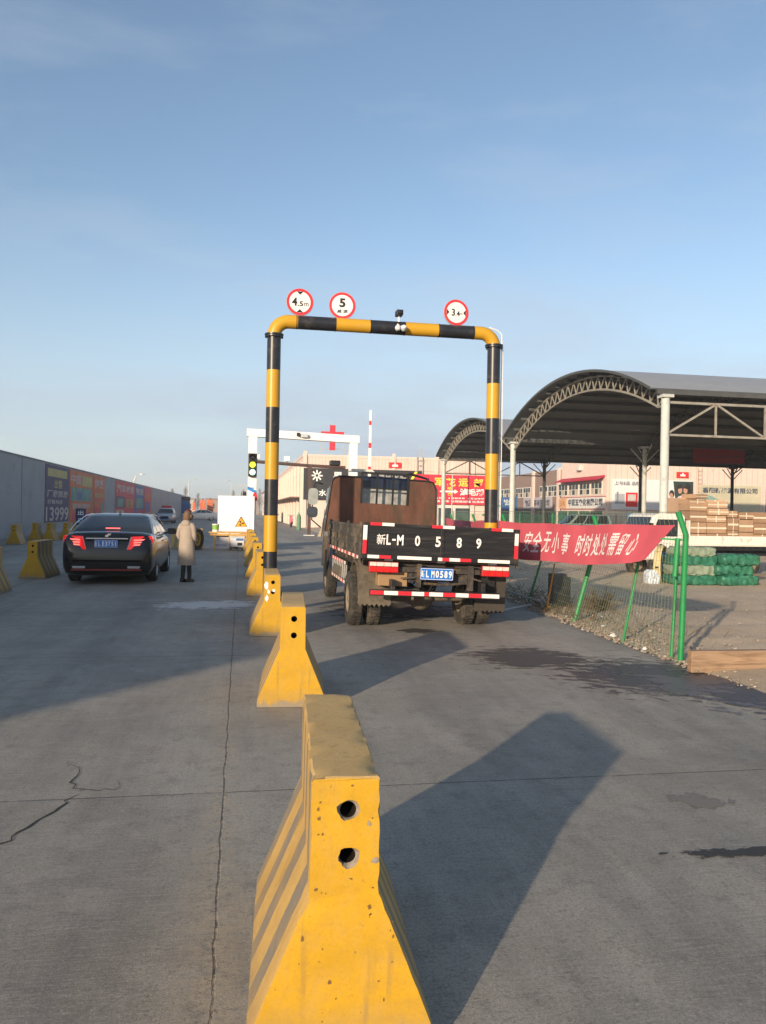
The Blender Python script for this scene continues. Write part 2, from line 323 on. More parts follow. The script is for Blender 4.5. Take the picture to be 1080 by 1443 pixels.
for i in range(420):
    y = random.choice((random.gauss(12.6, .8), random.gauss(14.5, 1.2), random.uniform(9, 20))); x = edge(y) + abs(random.gauss(.4, .5)); a = random.random() * 6.3; L = random.uniform(.08, .32)
    p = Vector((x, y, .04)); q = p + Vector((cos(a) * L * .7, sin(a) * L * .7, L * random.uniform(.1, .9)))
    mb.bar(p, q, .006, .006)
tag(mb.build('dry_twigs', M('twig', (.10, .075, .05), .9)), kind='stuff')
# tar and water stains, cracks: thin sheets on the road
def stain_mat(name, col, rough, thr=.5, scale=2., stretch=(1, 1, 1)):
    m = bpy.data.materials.new(name); m.use_nodes = True; n = m.node_tree.nodes; l = m.node_tree.links; b = n['Principled BSDF']; b.inputs['Base Color'].default_value = (*col, 1); b.inputs['Roughness'].default_value = rough
    tr = n.new('ShaderNodeBsdfTransparent'); ms = n.new('ShaderNodeMixShader'); tc = n.new('ShaderNodeTexCoord')
    mp = n.new('ShaderNodeMapping'); mp.inputs['Scale'].default_value = stretch; l.new(tc.outputs['Object'], mp.inputs[0])
    z = n.new('ShaderNodeTexNoise'); z.inputs['Scale'].default_value = scale; z.inputs['Detail'].default_value = 9; z.inputs['Roughness'].default_value = .62; l.new(mp.outputs[0], z.inputs['Vector'])
    gr = n.new('ShaderNodeVectorMath'); gr.operation = 'MULTIPLY_ADD'; gr.inputs[1].default_value = (2, 2, 0); gr.inputs[2].default_value = (-1, -1, 0); l.new(tc.outputs['Generated'], gr.inputs[0])
    ln = n.new('ShaderNodeVectorMath'); ln.operation = 'LENGTH'; l.new(gr.outputs[0], ln.inputs[0])
    ad = n.new('ShaderNodeMath'); ad.operation = 'MULTIPLY_ADD'; l.new(ln.outputs['Value'], ad.inputs[0]); ad.inputs[1].default_value = -.42; l.new(z.outputs[0], ad.inputs[2])
    q = n.new('ShaderNodeMapRange'); q.inputs[1].default_value = thr - .30; q.inputs[2].default_value = thr - .26; q.inputs[4].default_value = .88; l.new(ad.outputs[0], q.inputs[0])
    l.new(q.outputs[0], ms.inputs[0]); l.new(tr.outputs[0], ms.inputs[1]); l.new(b.outputs[0], ms.inputs[2]); l.new(ms.outputs[0], n['Material Output'].inputs[0]); return m
def sheet(name, x0, x1, y0, y1, m, z=.004, rz=0):
    mb = MB(); mb.poly([(-(x1 - x0) / 2, -(y1 - y0) / 2, 0), ((x1 - x0) / 2, -(y1 - y0) / 2, 0), ((x1 - x0) / 2, (y1 - y0) / 2, 0), (-(x1 - x0) / 2, (y1 - y0) / 2, 0)])
    return tag(mb.build(name, m, loc=((x0 + x1) / 2, (y0 + y1) / 2, z), rz=rz), kind='structure')
tar = stain_mat('tar', (.035, .032, .032), .35, .50, 2.2, (1, 2, 1)); tar2 = stain_mat('dry_tar', (.05, .046, .045), .6, .47, 2.0, (1, 2.2, 1))
sheet('tar_stain', 2.9, 5.6, 6.3, 9.3, stain_mat('tar', (.040, .036, .036), .4, .56, 4.2, (1, 2.6, 1)), .004, -38); sheet('tar_stain', 2.3, 4.4, 7.9, 9.9, stain_mat('dry_tar', (.07, .064, .06), .7, .545, 3.6, (.8, 3.4, 1)), .008, -12)
sheet('tar_stain', 3.9, 6.6, 5.4, 7.9, stain_mat('tar_far', (.045, .04, .04), .45, .55, 3.8, (1, 2.6, 1)), .0075, -40); sheet('tar_stain', 3.6, 6.0, 5.9, 8.3, stain_mat('damp_patch', (.11, .10, .105), .45, .50, 1.6, (1, 2, 1)), .006, -35)
sheet('tar_stain', 1.98, 3.6, 3.54, 3.69, stain_mat('tar_streak', (.035, .032, .03), .7, .47, 9, (1, 2, 1)), .004, -2); sheet('oil_spot', 2.45, 2.95, 4.1, 4.55, stain_mat('oil', (.19, .175, .155), .8, .57, 7), .004)
sheet('cement_spill', -1.7, .7, 13.4, 15.1, stain_mat('cement_powder', (.62, .60, .57), .95, .50, 3.4, (.8, 2.0, 1)), .004, 18); sheet('oil_spot', 2.1, 2.9, 10.7, 11.4, stain_mat('oil_dark', (.05, .045, .04), .6, .52, 4, (1, 2, 1)), .004)
sheet('oil_spot', 1.0, 4.2, 11.6, 15.5, stain_mat('oil_drip', (.09, .082, .075), .7, .53, 3), .005)
ck = M('crack_dark', (.035, .032, .028), .95)
def crack(pts, wd, seed):
    random.seed(seed); P = [Vector((x, y, 0)) for x, y in pts]; q = []
    for a, b in zip(P, P[1:]):
        k = max(2, int((b - a).length / .05))
        for i in range(k): q.append(a.lerp(b, i / k) + Vector((random.uniform(-.022, .022), random.uniform(-.022, .022), 0)))
    q.append(P[-1]); mb = MB(); L = []; Rr = []
    for i, p in enumerate(q):
        d = (q[min(i + 1, len(q) - 1)] - q[max(i - 1, 0)]).normalized(); nn = Vector((-d.y, d.x, 0)); wv = wd * random.uniform(.35, 1.1) * min(1, (len(q) - 1 - i) / 5 + .1)
        L.append(p + nn * wv); Rr.append(p - nn * wv)
    k = len(q); mb.add(L + Rr, [(i, i + 1, k + i + 1, k + i) for i in range(k - 1)]); o = mb.build('road_crack', ck, loc=(0, 0, .004)); tag(o, kind='structure')
crack([(-1.42, 3.75), (-1.14, 4.2), (-1.02, 4.52), (-.90, 4.95)], .008, 1); crack([(-.90, 4.95), (-1.0, 5.1), (-.97, 5.28), (-1.09, 5.55)], .006, 2); crack([(-.90, 4.95), (-.70, 4.94), (-.72, 5.14)], .004, 3)
# ------------------------------------------------------------------ jersey barriers
def barrier_mesh(L=1.25, H=.86, chip=1, seed=0, near=False):
    # profile (x,z) half
    hp = [(.295, 0), (.295, .05), (.108, .50), (.106, H - .008), (.099, H)]
    st = .03 if near else .12; prof = []
    full = [(-x, z) for x, z in hp] + [(x, z) for x, z in reversed(hp)]
    for (a, b) in zip(full, full[1:] + full[:1]):
        d = math.hypot(a[0] - b[0], a[1] - b[1]); k = max(1, int(d / st))
        prof += [(a[0] + (b[0] - a[0]) * i / k, a[1] + (b[1] - a[1]) * i / k) for i in range(k)]
    holes = []
    for zz, sgn in ((.755 * H / .86, 1), (.615 * H / .86, -1)):
        h = []
        for k in range(16):
            a = 2 * pi * k / 16; r = .026
            if near: r *= 1.25 + .45 * noise.noise((cos(a) * 1.3 + zz * 9, sin(a) * 1.3, seed)) + .25 * max(0, cos(a - .7 * sgn))
            h.append((r * cos(a) + .008, zz + r * sin(a)))
        holes.append((h, zz))
    mb = MB(); rings_y = [0, .008] + [L * i / (L // (.05 if near else .3)) for i in range(1, int(L // (.05 if near else .3)))] + [L - .008, L]
    sc = lambda p, k: (p[0] * k, .0 + (p[1] - .4) * k + .4)
    rings = []
    for i, y in enumerate(rings_y):
        k = .99 if i in (0, len(rings_y) - 1) else 1
        rings.append([(sc(p, k)[0], y, max(0, sc(p, k)[1])) for p in prof])
    n = len(prof); mi = []; f = []
    v = [p for r in rings for p in r]
    for i in range(len(rings) - 1):
        for j in range(n):
            k = (j + 1) % n; zc = (prof[j][1] + prof[k][1]) / 2
            f.append((i * n + j, i * n + k, (i + 1) * n + k, (i + 1) * n + j)); mi.append(2 if zc > H - .008 else 1)
    mb.add(v, f, mi)
    for y, dr in ((0, 1), (L, -1)):
        out_ = [Vector((sc(p, .99)[0], max(0, sc(p, .99)[1]), 0)) for p in prof]; hs = [[Vector((a, b, 0)) for a, b in h] for h, _ in holes]
        # split the end into quads-ish by tessellation
        tri = geometry.tessellate_polygon([out_] + hs); allv = out_ + hs[0] + hs[1]
        mb.add([(p.x, y, p.y) for p in allv], [tuple(t) for t in tri], 0)
        for (h, zz) in holes:
            c = (.008, zz); inner = [(c[0] + .026 * cos(2 * pi * k / 16), c[1] + .026 * sin(2 * pi * k / 16)) for k in range(16)]
            mb.loft([[(a, y, b) for a, b in h], [(a, y + dr * (.014 if near else .004), b) for a, b in inner], [(a, y + dr * .3, b) for a, b in inner]], [3, 4], cap=False)
            mb.add([(a, y + dr * .3, b) for a, b in inner], [tuple(range(16))], 4)
        if near and dr == 1:
            for (a, b, r) in [(.072, .715, .010), (.094, .60, .015)] + [(random.uniform(-.09, .09) * (1 if z_ > .45 else 1.8), z_, random.choice((.002, .003, .004, .006, .008))) for z_ in [random.uniform(.06, .84) for _ in range(48)]]:
                if r < .009 and abs(a - .008) < .06 and min(abs(b - .755), abs(b - .615)) < .06: continue
                ph = random.random() * 3; rx_, ry_ = r * random.uniform(.4, 1.1), r * random.uniform(.7, 1.4); rj = [random.uniform(.55, 1.25) for _ in range(8)]; ring = [(a + rx_ * rj[k] * cos(k * pi / 4 + ph), b + ry_ * rj[k] * sin(k * pi / 4 + ph)) for k in range(8)]
                mb.add([(p, y - .0012, q) for p, q in ring], [tuple(range(8))], 3 if r > .009 else 5)
    if near:
        vs = []
        for p in mb.v:
            q = p * 16; d = noise.noise_vector(q) * .0022; q2 = p * 55; ed = abs(abs(p.x) - .103) < .012 and p.z > .45
            e = noise.noise(q2 + Vector((9, 0, 0)))
            if (p.z > H - .02 or p.y < .01) and abs(p.x) > .085 and p.z > .4 and e > .12: d += Vector((-.012 * (e - .12) * 2 * (1 if p.x > 0 else -1), .012 * (e - .12) * 2 if p.y < .01 else 0, -.012 * (e - .12) * 2 if p.z > H - .02 else 0))
            vs.append(p + d)
        mb.v = vs
    return mb
bmats = [bp_front, bp_side, bp_top, M('raw_concrete', (.24, .205, .165), .95, var=.3, vs=30, bump=.5, bs=80), hole, M('paint_pit', (.16, .09, .03), .9)]
mb = barrier_mesh(1.12, near=True); o = mb.build('concrete_barrier', bmats, loc=(.335, 2.44, 0), smooth=28, rz=-3)
BG = 'yellow concrete barriers in the row along the lane'
tag(o, 'nearest yellow concrete barrier, with chipped holes in its end and striped flanks', 'barrier', BG)
b0 = barrier_mesh(1.25).build('concrete_barrier', bmats, loc=(.455, 6.82, 0), smooth=35, rz=-3.5)
tag(b0, 'second yellow concrete barrier in the row, standing just beyond the nearest one', 'barrier', BG)
def B(x, y, rz, label, g=BG, sz=1.):
    c = dup(b0, (x, y, 0), rz, label); c.scale = (1, 1, sz); c['group'] = g; return c
B(.43, 10.7, -1, 'yellow barrier with flaked white paint on its end, in front of the left striped post', sz=.95)
B(.42, 15.6, 0, 'yellow barrier just behind the foot of the left striped post'); B(.42, 19.8, 0, 'yellow barrier in the lane row, second behind the left striped post')
B(.42, 23.9, 0, 'yellow barrier in the lane row, third behind the left striped post'); B(.42, 28.0, 0, 'farthest yellow barrier of the lane row, beside the wooden table')
LG = 'yellow barriers on the far left side of the road'
B(-4.72, 15.55, 0, 'barrier cut by the left edge of the photo, showing only its striped grey flank', LG)
B(-4.70, 19.45, -3, 'yellow barrier standing left of the black sedan, striped flank to the road', LG)
B(-9.55, 36.3, 4, 'small yellow barrier by the wall, leftmost of those before the grey panels', LG); B(-9.6, 40, 4, 'yellow barrier below the navy poster, left one of a close pair', LG)
B(-9.05, 40.4, 2, 'yellow barrier below the navy poster, right one of a close pair', LG); B(-8.62, 42, 3, 'yellow barrier left of the blue exit board, under the orange poster', LG); B(-8.95, 46, 0, 'yellow barrier showing beside the blue exit board, nearest the sedan roof', LG)
# flaked paint on barrier three
mb = MB()
for a in [(-.075, .72, .03, .06), (-.05, .62, .02, .035), (-.07, .53, .025, .05), (.02, .64, .03, .03)]:
    mb.poly([(a[0] + a[2] * cos(k * .785) * random.uniform(.6, 1.2), -.002, a[1] + a[3] * sin(k * .785) * random.uniform(.6, 1.2)) for k in range(8)])
b3 = [o_ for o_ in S.objects if o_.get('label', '').startswith('yellow barrier with flaked')][0]; mb.build('paint_flake', white, b3)
# ------------------------------------------------------------------ left boundary wall
WX = -10.6; WH = 4.13; WY0 = -4.4; WY1 = 148
wallm = M('wall_panel_grey', (.34, .355, .37), .8, var=.10, vs=.7, dirt=(.27, .28, .30), da=.25, ds=.6, bump=.1, bs=20)
wall = empty('boundary_wall', (WX, WY0, 0), 'long grey panel wall along the left side of the road', 'wall')
mb = MB(); y = 0; panels = []
while y < WY1 - WY0: panels.append(y); y += 11.5
for y in panels: mb = MB(); mb.box(-.35, 0, y + .05, y + 11.45, 0, WH - .06); mb.build('wall_panel', wallm, wall)
mb = MB(); mb.box(-.30, -.03, 0, WY1 - WY0, 0, WH - .1); mb.build('wall_core', M('seam_dark', (.05, .05, .055), .9), wall)
mb = MB(); mb.box(-.40, .04, 0, WY1 - WY0, WH - .055, WH); mb.box(-.36, .05, 0, WY1 - WY0, 0, .16); mb.box(-.002, .004, 0, WY1 - WY0, 2.22, 2.235); mb.build('coping', M('wall_coping', (.25, .26, .27), .7), wall)
navy = M('poster_navy', (.035, .045, .13), .6, var=.2, vs=2); orange = M('poster_orange', (.52, .13, .05), .6, var=.25, vs=1.4); pink = M('poster_red', (.48, .06, .09), .6, var=.25, vs=1.2)
teal = M('poster_teal', (.10, .27, .25), .6, var=.5, vs=1.3); pale = M('poster_pale', (.46, .44, .42), .6, var=.2, vs=2); yl = M('poster_yellow', (.42, .38, .14), .6, var=.2); blu = M('poster_blue', (.05, .13, .33), .6, var=.4, vs=2)
def poster(y0, y1, base, label, items, z0=.7, z1=4.0):
    o = empty('wall_poster', (WX + .012, y0, z0), label, 'poster', 'painted posters on the grey wall')
    mb = MB(); mb.box(0, .012, 0, y1 - y0, 0, z1 - z0); mb.build('poster_sheet', base, o)
    W = y1 - y0; Hh = z1 - z0; mats = [pale, yl, teal, blu, navy, orange, pink]; mb = MB(); zi = 0
    for it in items:
        zi += .003
        if it[0] == 'r': _, a, b, c, d, mi = it; mb.poly([(.013 + zi, a * W, c * Hh), (.013 + zi, b * W, c * Hh), (.013 + zi, b * W, d * Hh), (.013 + zi, a * W, d * Hh)], mi)
        else: _, s, a, b, c, d, mi = it; text(mb, s, (a + b) / 2 * W, (c + d) / 2 * Hh, (b - a) * W, (d - c) * Hh, mi, FXP, .02, .013 + zi)
    mb.build('poster_print', mats, o); return o
poster(46.3, 52.4, navy, 'dark navy poster with yellow heading and rows of pale characters on the grey wall', [('r', .08, .9, .80, .94, 1), ('t', '出售', .35, .68, .60, .76, 1), ('t', '厂房库房', .06, .94, .44, .57, 0), ('t', '招租电话', .08, .7, .32, .40, 0), ('t', '13999', .02, .98, .02, .27, 0)], .75)
poster(52.6, 60.5, orange, 'orange red poster with a green picture on the wall, right of the navy one', [('t', '中国', .05, .45, .74, .93, 0), ('r', .5, .95, .72, .93, 1), ('r', .05, .9, .42, .68, 2), ('r', .3, .5, .45, .6, 3), ('t', '家居建材', .1, .9, .26, .38, 0), ('r', .1, .9, .04, .2, 6)], .6)
poster(60.8, 65.6, orange, 'orange poster with pale heading and blue bottle shape, left of the bare grey panel', [('t', '特惠', .1, .85, .72, .92, 0), ('r', .1, .6, .45, .65, 6), ('t', '美家装饰', .1, .9, .5, .64, 1), ('r', .65, .88, .05, .42, 2), ('r', .1, .5, .08, .3, 6)], .6)
poster(71.0, 83.6, pink, 'crimson poster with dark picture and pale block, right of the bare grey panel', [('t', '汽车销售', .06, .94, .70, .92, 0), ('r', .05, .45, .30, .60, 4), ('r', .1, .38, .33, .55, 2), ('r', .05, .4, .06, .24, 0), ('t', '服务', .52, .92, .3, .55, 1)], .6)
poster(83.9, 91.5, blu, 'blue poster with a red corner, last but one on the grey wall', [('t', '物流', .1, .9, .7, .92, 0), ('r', .1, .8, .3, .6, 2), ('r', .3, .9, .05, .25, 6)], .6)
poster(91.8, 98.5, pink, 'narrow red and blue poster, farthest on the grey wall', [('r', .1, .9, .6, .8, 5), ('r', .2, .8, .2, .5, 3), ('r', .1, .9, .05, .15, 0)], .6)
o = empty('exit_board', (-7.9, 42.0, 0), 'small dark blue board with white characters in front of the orange poster', 'sign')
mb = MB(); mb.box(-.24, .24, 0, .03, .75, 1.58); mb.build('board', navy, o, bev=.01); mb = MB(); mb.tube([(0, .05, 0), (0, .05, 1.5)], .02); mb.build('pole', steel, o)
mb = MB(); text(mb, '出', 0, 1.36, .27, .24, 0, FY, .02); text(mb, '口', 0, .98, .22, .22, 0, FY, .02); mb.build('lettering', white, o)
# lamps beyond the wall
def street_lamp(x, y, h, arm, label):
    o = empty('street_lamp', (x, y, 0), label, 'street lamp', 'far street lamps')
    mb = MB(); mb.tube([(0, 0, 0), (0, 0, h - .8), (arm * .15, 0, h - .2), (arm * .5, 0, h)], [.11, .08, .06, .05], 8); mb.build('pole', steel, o)
    mb = MB(); mb.loft([[(arm * .45 + (arm * .55) * u, s * .16 * (1 - abs(u - .4)), h + zz) for s in (-1, 1) for zz in ((-.05, .05) if s < 0 else (.05, -.05))] for u in (0, .4, 1)]); mb.build('lamp_head', steel, o)
street_lamp(-12.1, 95, 5.5, 1.3, 'street lamp with a long arm rising behind the grey wall, above the crimson poster')
street_lamp(-12, 190, 8.5, 2, 'left one of the two far street lamps past the end of the grey wall'); street_lamp(-2.5, 205, 9, -1.6, 'right one of the two far street lamps, over the orange towers')
# ------------------------------------------------------------------ height limit gantry
GY = 13.2; gx0, gx1 = .485, 4.24; PR = .112
gantry = empty('height_limit_gantry', (0, GY, 0), 'black and yellow striped pipe gantry spanning the lane over the flatbed truck', 'gantry')
def striped_post(x, cuts, top):
    mb = MB(); n = 24; zs = [0] + cuts + [top]; mats = []; rings = []
    k0 = 0
    for i in range(len(zs) - 1):
        k0 = i % 2; mb.loft([[(x + PR * cos(2 * pi * k / n), PR * sin(2 * pi * k / n), z) for k in range(n)] for z in (zs[i], zs[i + 1])], k0, cap=False)
    o = mb.build('post', [blk, yel], gantry, smooth=40)
    mb = MB(); mb.lathe([(.15, 0), (.15, .022), (.118, .03)], 24, 0, T(x, 0, top - .02)); mb.lathe([(.155, 0), (.155, .022)], 24, 0, T(x, 0, top + .008))
    for k in range(8): mb.lathe([(.012, -.02), (.012, .05)], 6, 0, T(x + .135 * cos(k * .785), .135 * sin(k * .785), top - .02))
    mb.build('flange', blk, gantry, smooth=30)
    mb = MB(); mb.box(x - .2, x + .2, -.2, .2, .005, .03)
    for sx in (-1, 1):
        for sy in (-1, 1): mb.lathe([(.018, .03), (.018, .06)], 6, 0, T(x + sx * .16, sy * .16, 0))
    for a in (0, 90, 180, 270): mb.add([(PR - .01, -.006, .03), (.19, -.006, .03), (PR - .01, -.006, .18), (PR - .01, .006, .03), (.19, .006, .03), (PR - .01, .006, .18)], [(0, 1, 2), (3, 5, 4), (0, 3, 4, 1), (1, 4, 5, 2), (0, 2, 5, 3)], 0, T(x, 0, 0) @ RZ(a))
    mb.build('base_plate', blk, gantry)
striped_post(gx0, [1.00, 1.59, 2.18, 2.78, 3.36, 3.97], 4.535); striped_post(gx1, [1.40, 1.53, 2.10, 2.71, 3.32, 3.92], 4.56)
zb = 4.78; er = .24
for x, s in ((gx0, 1), (gx1, -1)):
    mb = MB(); pts = [(x, 0, 4.545 if s > 0 else 4.57)] + [(x + s * er * (1 - cos(a)), 0, zb - er + er * sin(a)) for a in [R(90 * i / 10) for i in range(0, 11)]] + [(x + s * (er + .14), 0, zb)]
    mb.tube(pts, PR, 24); mb.build('elbow', yel, gantry, smooth=50)
mb = MB(); bx = [gx0 + er + .14, 1.47, 2.06, 2.65, 3.24, 3.82, gx1 - er - .14]; bx = [bx[0], 1.44, 2.02, 2.60, 3.18, 3.74, bx[-1]]
bx = [gx0 + er + .14 - .02] + [gx0 + .42 + (.585) * i for i in range(1, 5)] + [gx1 - er - .14]
for i in range(len(bx) - 1): mb.tube([(bx[i], 0, zb), (bx[i + 1], 0, zb)], PR - .0005, 24, i % 2, cap=False)
mb.build('beam', [blk, yel], gantry, smooth=40)
mb = MB()
for a in bx: mb.tube([(a - .006, 0, zb), (a + .006, 0, zb)], PR + .004, 24)
build_each(mb, 'weld_seam', blk, gantry, smooth=30)
mb = MB(); mb.tube([(gx1 + .14, .02, .3), (gx1 + .14, .02, 2), (gx1 + .15, .02, 4.5), (gx1 + .14, .01, 4.78), (gx1 + .05, -.02, 4.84), (gx1 - .1, -.03, 4.88)], .011, 8); mb.tube([(gx1 + .165, .03, .3), (gx1 + .18, .03, 3), (gx1 + .17, .03, 4.6)], .006, 6); mb.build('conduit', white, gantry, smooth=60)
def round_sign(x, z, rz, label, draw):
    o = empty('round_road_sign', (x, GY, zb + .1), label, 'road sign', 'round signs on top of the striped gantry', rz); zc = z - zb - .1
    mb = MB(); mb.lathe([(.222, -.012), (.226, -.008), (.226, .008), (.222, .012)], 48, 0, T(0, 0, zc) @ FY.to_4x4() @ T(0, 0, 0)); mb.build('sign_plate', steel, o, smooth=30)
    X = T(0, -.0135, zc) @ FY
    mb = MB(); mb.add([(x_, y_, 0) for x_, y_ in disc(.219, 48)] + [(x_, y_, 0) for x_, y_ in disc(.176, 48)], [(k, (k + 1) % 48, 48 + (k + 1) % 48, 48 + k) for k in range(48)], 0, X); mb.build('sign_rim', M('sign_red', (.62, .035, .05), .35), o)
    mb = MB(); mb.poly([(a, b, 0) for a, b in disc(.176, 48)], 0, X); mb.build('sign_face', M('sign_white', (.72, .72, .70), .35, var=.05), o)
    mb = MB(); draw(mb, X); mb.build('sign_marking', blackp, o)
    mb = MB(); mb.bar((0, .02, -.02), (0, .02, zc), .035, .012); mb.box(-.06, .06, .0, .04, -.02, 0); mb.build('bracket', steel, o)
def d45(mb, X):
    mb.add([(-.055, .172, .001), (.055, .172, .001), (0, .118, .001)], [(0, 1, 2)], 0, X); mb.add([(-.055, -.172, .001), (.055, -.172, .001), (0, -.118, .001)], [(0, 1, 2)], 0, X)
    text(mb, '4', -.088, 0, .085, .135, 0, X, .03); text(mb, '.5', .008, -.028, .09, .08, 0, X, .02); text(mb, 'm', .105, -.036, .07, .055, 0, X, .0)
def d5(mb, X): text(mb, '5', 0, .045, .10, .15, 0, X, .04); text(mb, '减 速', 0, -.095, .18, .062, 0, X, .015)
def d34(mb, X):
    for s in (-1, 1): mb.add([(s * .172, -.055, .001), (s * .172, .055, .001), (s * .125, 0, .001)], [(0, 1, 2)], 0, X)
    text(mb, '3', -.055, .0, .06, .12, 0, X, .02); text(mb, '.4', .022, -.018, .075, .095, 0, X, .015); text(mb, 'm', .085, -.02, .05, .03, 0, X, .0)
round_sign(.895, 5.115, 2, 'round red rimmed height limit sign reading 4.5m, leftmost on the striped beam', d45)
round_sign(1.60, 5.10, -3, 'round red rimmed sign with a large 5 above two small characters', d5)
round_sign(3.555, 5.105, 4, 'round red rimmed width limit sign reading 3.4m, above the right end of the beam', d34)
o = empty('security_camera', (2.56, GY - .02, zb + .1), 'small black camera on a white bracket at the middle of the striped beam', 'camera')
mb = MB(); mb.box(-.055, .055, -.1, .08, .10, .19); mb.lathe([(.035, 0), (.03, .03)], 16, 0, T(-.0, -.1, .145) @ RX(90)); mb.build('camera_body', blackp, o, bev=.008)
mb = MB(); mb.tube([(0, 0, -.02), (0, 0, .1)], .018); mb.bar((-.05, -.10, -.06), (.02, -.10, -.12), .04, .02); mb.build('bracket', white, o)
mb = MB(); mb.lathe([(.005, -.02), (.05, -.01), (.055, .03), (.03, .07)], 20, 0, T(.05, -.15, -.14) @ RX(70)); mb.lathe([(.045, 0), (.05, .05), (.02, .09)], 20, 0, T(-.05, -.15, -.13) @ RX(110)); mb.build('lamp_cup', M('lamp_white', (.6, .62, .65), .3), o, smooth=40)
# ------------------------------------------------------------------ flatbed truck
TR = empty('flatbed_truck', (2.755, 10.9, 0), 'black flatbed truck with rusty brown headboard, driving away under the striped gantry', 'truck')
RO = T(0, 0, .4) @ RY(1.9) @ T(0, 0, -.4)
tblk = M('truck_black', (.014, .014, .016), .42, var=.4, vs=5, dirt=(.05, .045, .04), da=.35, ds=3, bump=.15, bs=8, stretch=(.4, 1, 4))
rw = M('reflect_white', (.80, .78, .72), .35, var=.06, vs=10, dirt=(.45, .40, .33), da=.12); rr_ = M('reflect_red', (.60, .025, .04), .3, var=.15, vs=10)
mud = M('dried_mud', (.12, .10, .075), .95, var=.35, vs=7, bump=.7, bs=30, dirt=(.08, .065, .05), da=.35)
W2 = 1.13
mb = MB(RO)                                                   # tailgate
mb.box(-W2, W2, -.03, .012, 1.0, 1.5)
for z0, z1 in ((1.0, 1.045), (1.455, 1.5)): mb.box(-W2, W2, -.045, -.03, z0, z1)
for z in (1.12, 1.2, 1.28, 1.36): mb.box(-W2 + .05, W2 - .05, -.036, -.03, z, z + .03)
for x in (-W2, -.02, W2 - .05): mb.box(x, x + .05, -.05, -.03, 1.0, 1.5)
tg = mb.build('tailgate', tblk, TR, bev=.004)
mb = MB(RO)
for x in (-.75, .75, 0): mb.tube([(x - .06, -.04, .99), (x + .06, -.04, .99)], .018, 8)
build_each(mb, 'hinge', darksteel, tg)
mb = MB(RO); F = T(0, -.047, 0) @ FY
for s, x, wd, dz in (('新', -.87, .125, 0), ('L', -.765, .062, 0), ('-', -.69, .05, 0), ('M', -.60, .09, 0), ('0', -.355, .075, 0), ('5', -.06, .075, 0), ('8', .245, .075, 0), ('9', .53, .075, 0)):
    mb = MB(RO); text(mb, s, x, 1.275, wd, .145 if s != '-' else .025, 0, F, .03 if s != '新' else .008); mb.build('painted_character', M('stencil_white', (.75, .74, .72), .6, dirt=(.1, .1, .1), da=.05, ds=40), tg)
# re-space the digits as on the photo
mb = MB(RO)
def strip(x0, x1, z0, z1, mi, y=-.053): mb.box(x0, x1, y - .002, y + .004, z0, z1, mi)
for x0, x1, m_ in ((-1.03, -.865, 1), (-.865, -.695, 0), (-.155, .0, 1), (.0, .17, 0), (.71, .86, 1), (.86, 1.03, 0)): strip(x0, x1, 1.462, 1.505, m_)
for x0, x1, m_ in ((-1.05, -.89, 0), (-.89, -.72, 1), (-.63, -.145, 0), (-.05, .01, 0), (.01, .115, 1), (.115, .27, 0), (.27, .43, 1), (.53, 1.0, 0)): strip(x0, x1, 1.01, 1.055, m_)
strip(-1.125, -1.07, 1.26, 1.46, 0); strip(-1.125, -1.07, 1.07, 1.26, 1); strip(1.06, 1.115, 1.27, 1.44, 0); strip(1.06, 1.115, 1.08, 1.27, 1)
build_each(mb, 'reflective_strip', [rw, rr_], tg)
BL = 4.15
mb = MB(RO); mb.box(-W2 + .03, W2 - .03, .015, BL, .98, 1.03)       # deck
for y in [i * .45 + .2 for i in range(9)]: mb.box(-W2 + .05, W2 - .05, y, y + .06, .90, .978)
mb.build('deck', M('deck_steel', (.05, .04, .035), .8, var=.3, vs=4), TR)
for s in (-1, 1):
    mb = MB(RO); x0, x1 = (-W2, -W2 + .04) if s < 0 else (W2 - .04, W2)
    mb.box(x0, x1, .02, BL, 1.0, 1.46); xo = x0 - .018 if s < 0 else x1 + .002
    for z in (1.0, 1.14, 1.28, 1.42): mb.box(xo, xo + .016, .02, BL, z, z + .045)
    for y in [.03, 1.35, 2.7, BL - .07]: mb.box(xo - .012 * (s < 0), xo + .016 + .012 * (s > 0), y, y + .055, .93, 1.5)
    for k in range(22): mb.box(xo + .002, xo + .012, 1.55 + k * .115, 1.57 + k * .115, 1.05, 1.27)
    for y in (.5, 1.8, 3.1): mb.tube([(xo, y, .97), (xo, y + .14, .97)], .016, 8)
    sp_ = mb.build('side_board', M('side_board_paint', (.05, .046, .04), .6, var=.4, vs=4, dirt=(.20, .155, .10), da=.5, ds=2.5), TR)
    mb = MB(RO)
    for k in range(18): mb.box(xo - .008, xo + .022, .12 + k * .215, .12 + k * .215 + .16, .985, 1.03, k % 2)
    build_each(mb, 'reflective_strip', [rw, rr_], sp_)
HS = RO @ T(-.15, 0, -.05)
mb = MB(HS)                                                   # headboard with window opening
hx = 1.045; y0 = BL + .02; ox0, ox1, oz0 = -.40, .50, 1.88; top = 2.36
arc = lambda cx, cz, r, a0, a1: [(cx + r * cos(R(a0 + (a1 - a0) * i / 6)), cz + r * sin(R(a0 + (a1 - a0) * i / 6))) for i in range(7)]
pl = [(-hx - .03, 1.3), (-.40, 1.3), (-.40, top)] + [(-.86, top)] + arc(-.84, top - .14, .14, 90, 165)[1:]
mb.prism(list(reversed(pl)), .035, 0, T(0, y0, 0) @ FY)
pr_ = [(.50, 1.3), (hx + .05, 1.3)] + arc(.90, top - .17, .17, 10, 90) + [(.50, top)]
mb.prism(pr_, .035, 0, T(0, y0, 0) @ FY); mb.prism([(-.40, 1.3), (.50, 1.3), (.50, oz0), (-.40, oz0)], .035, 0, T(0, y0, 0) @ FY)
hb = mb.build('headboard', rust, TR)
mb = MB(HS)
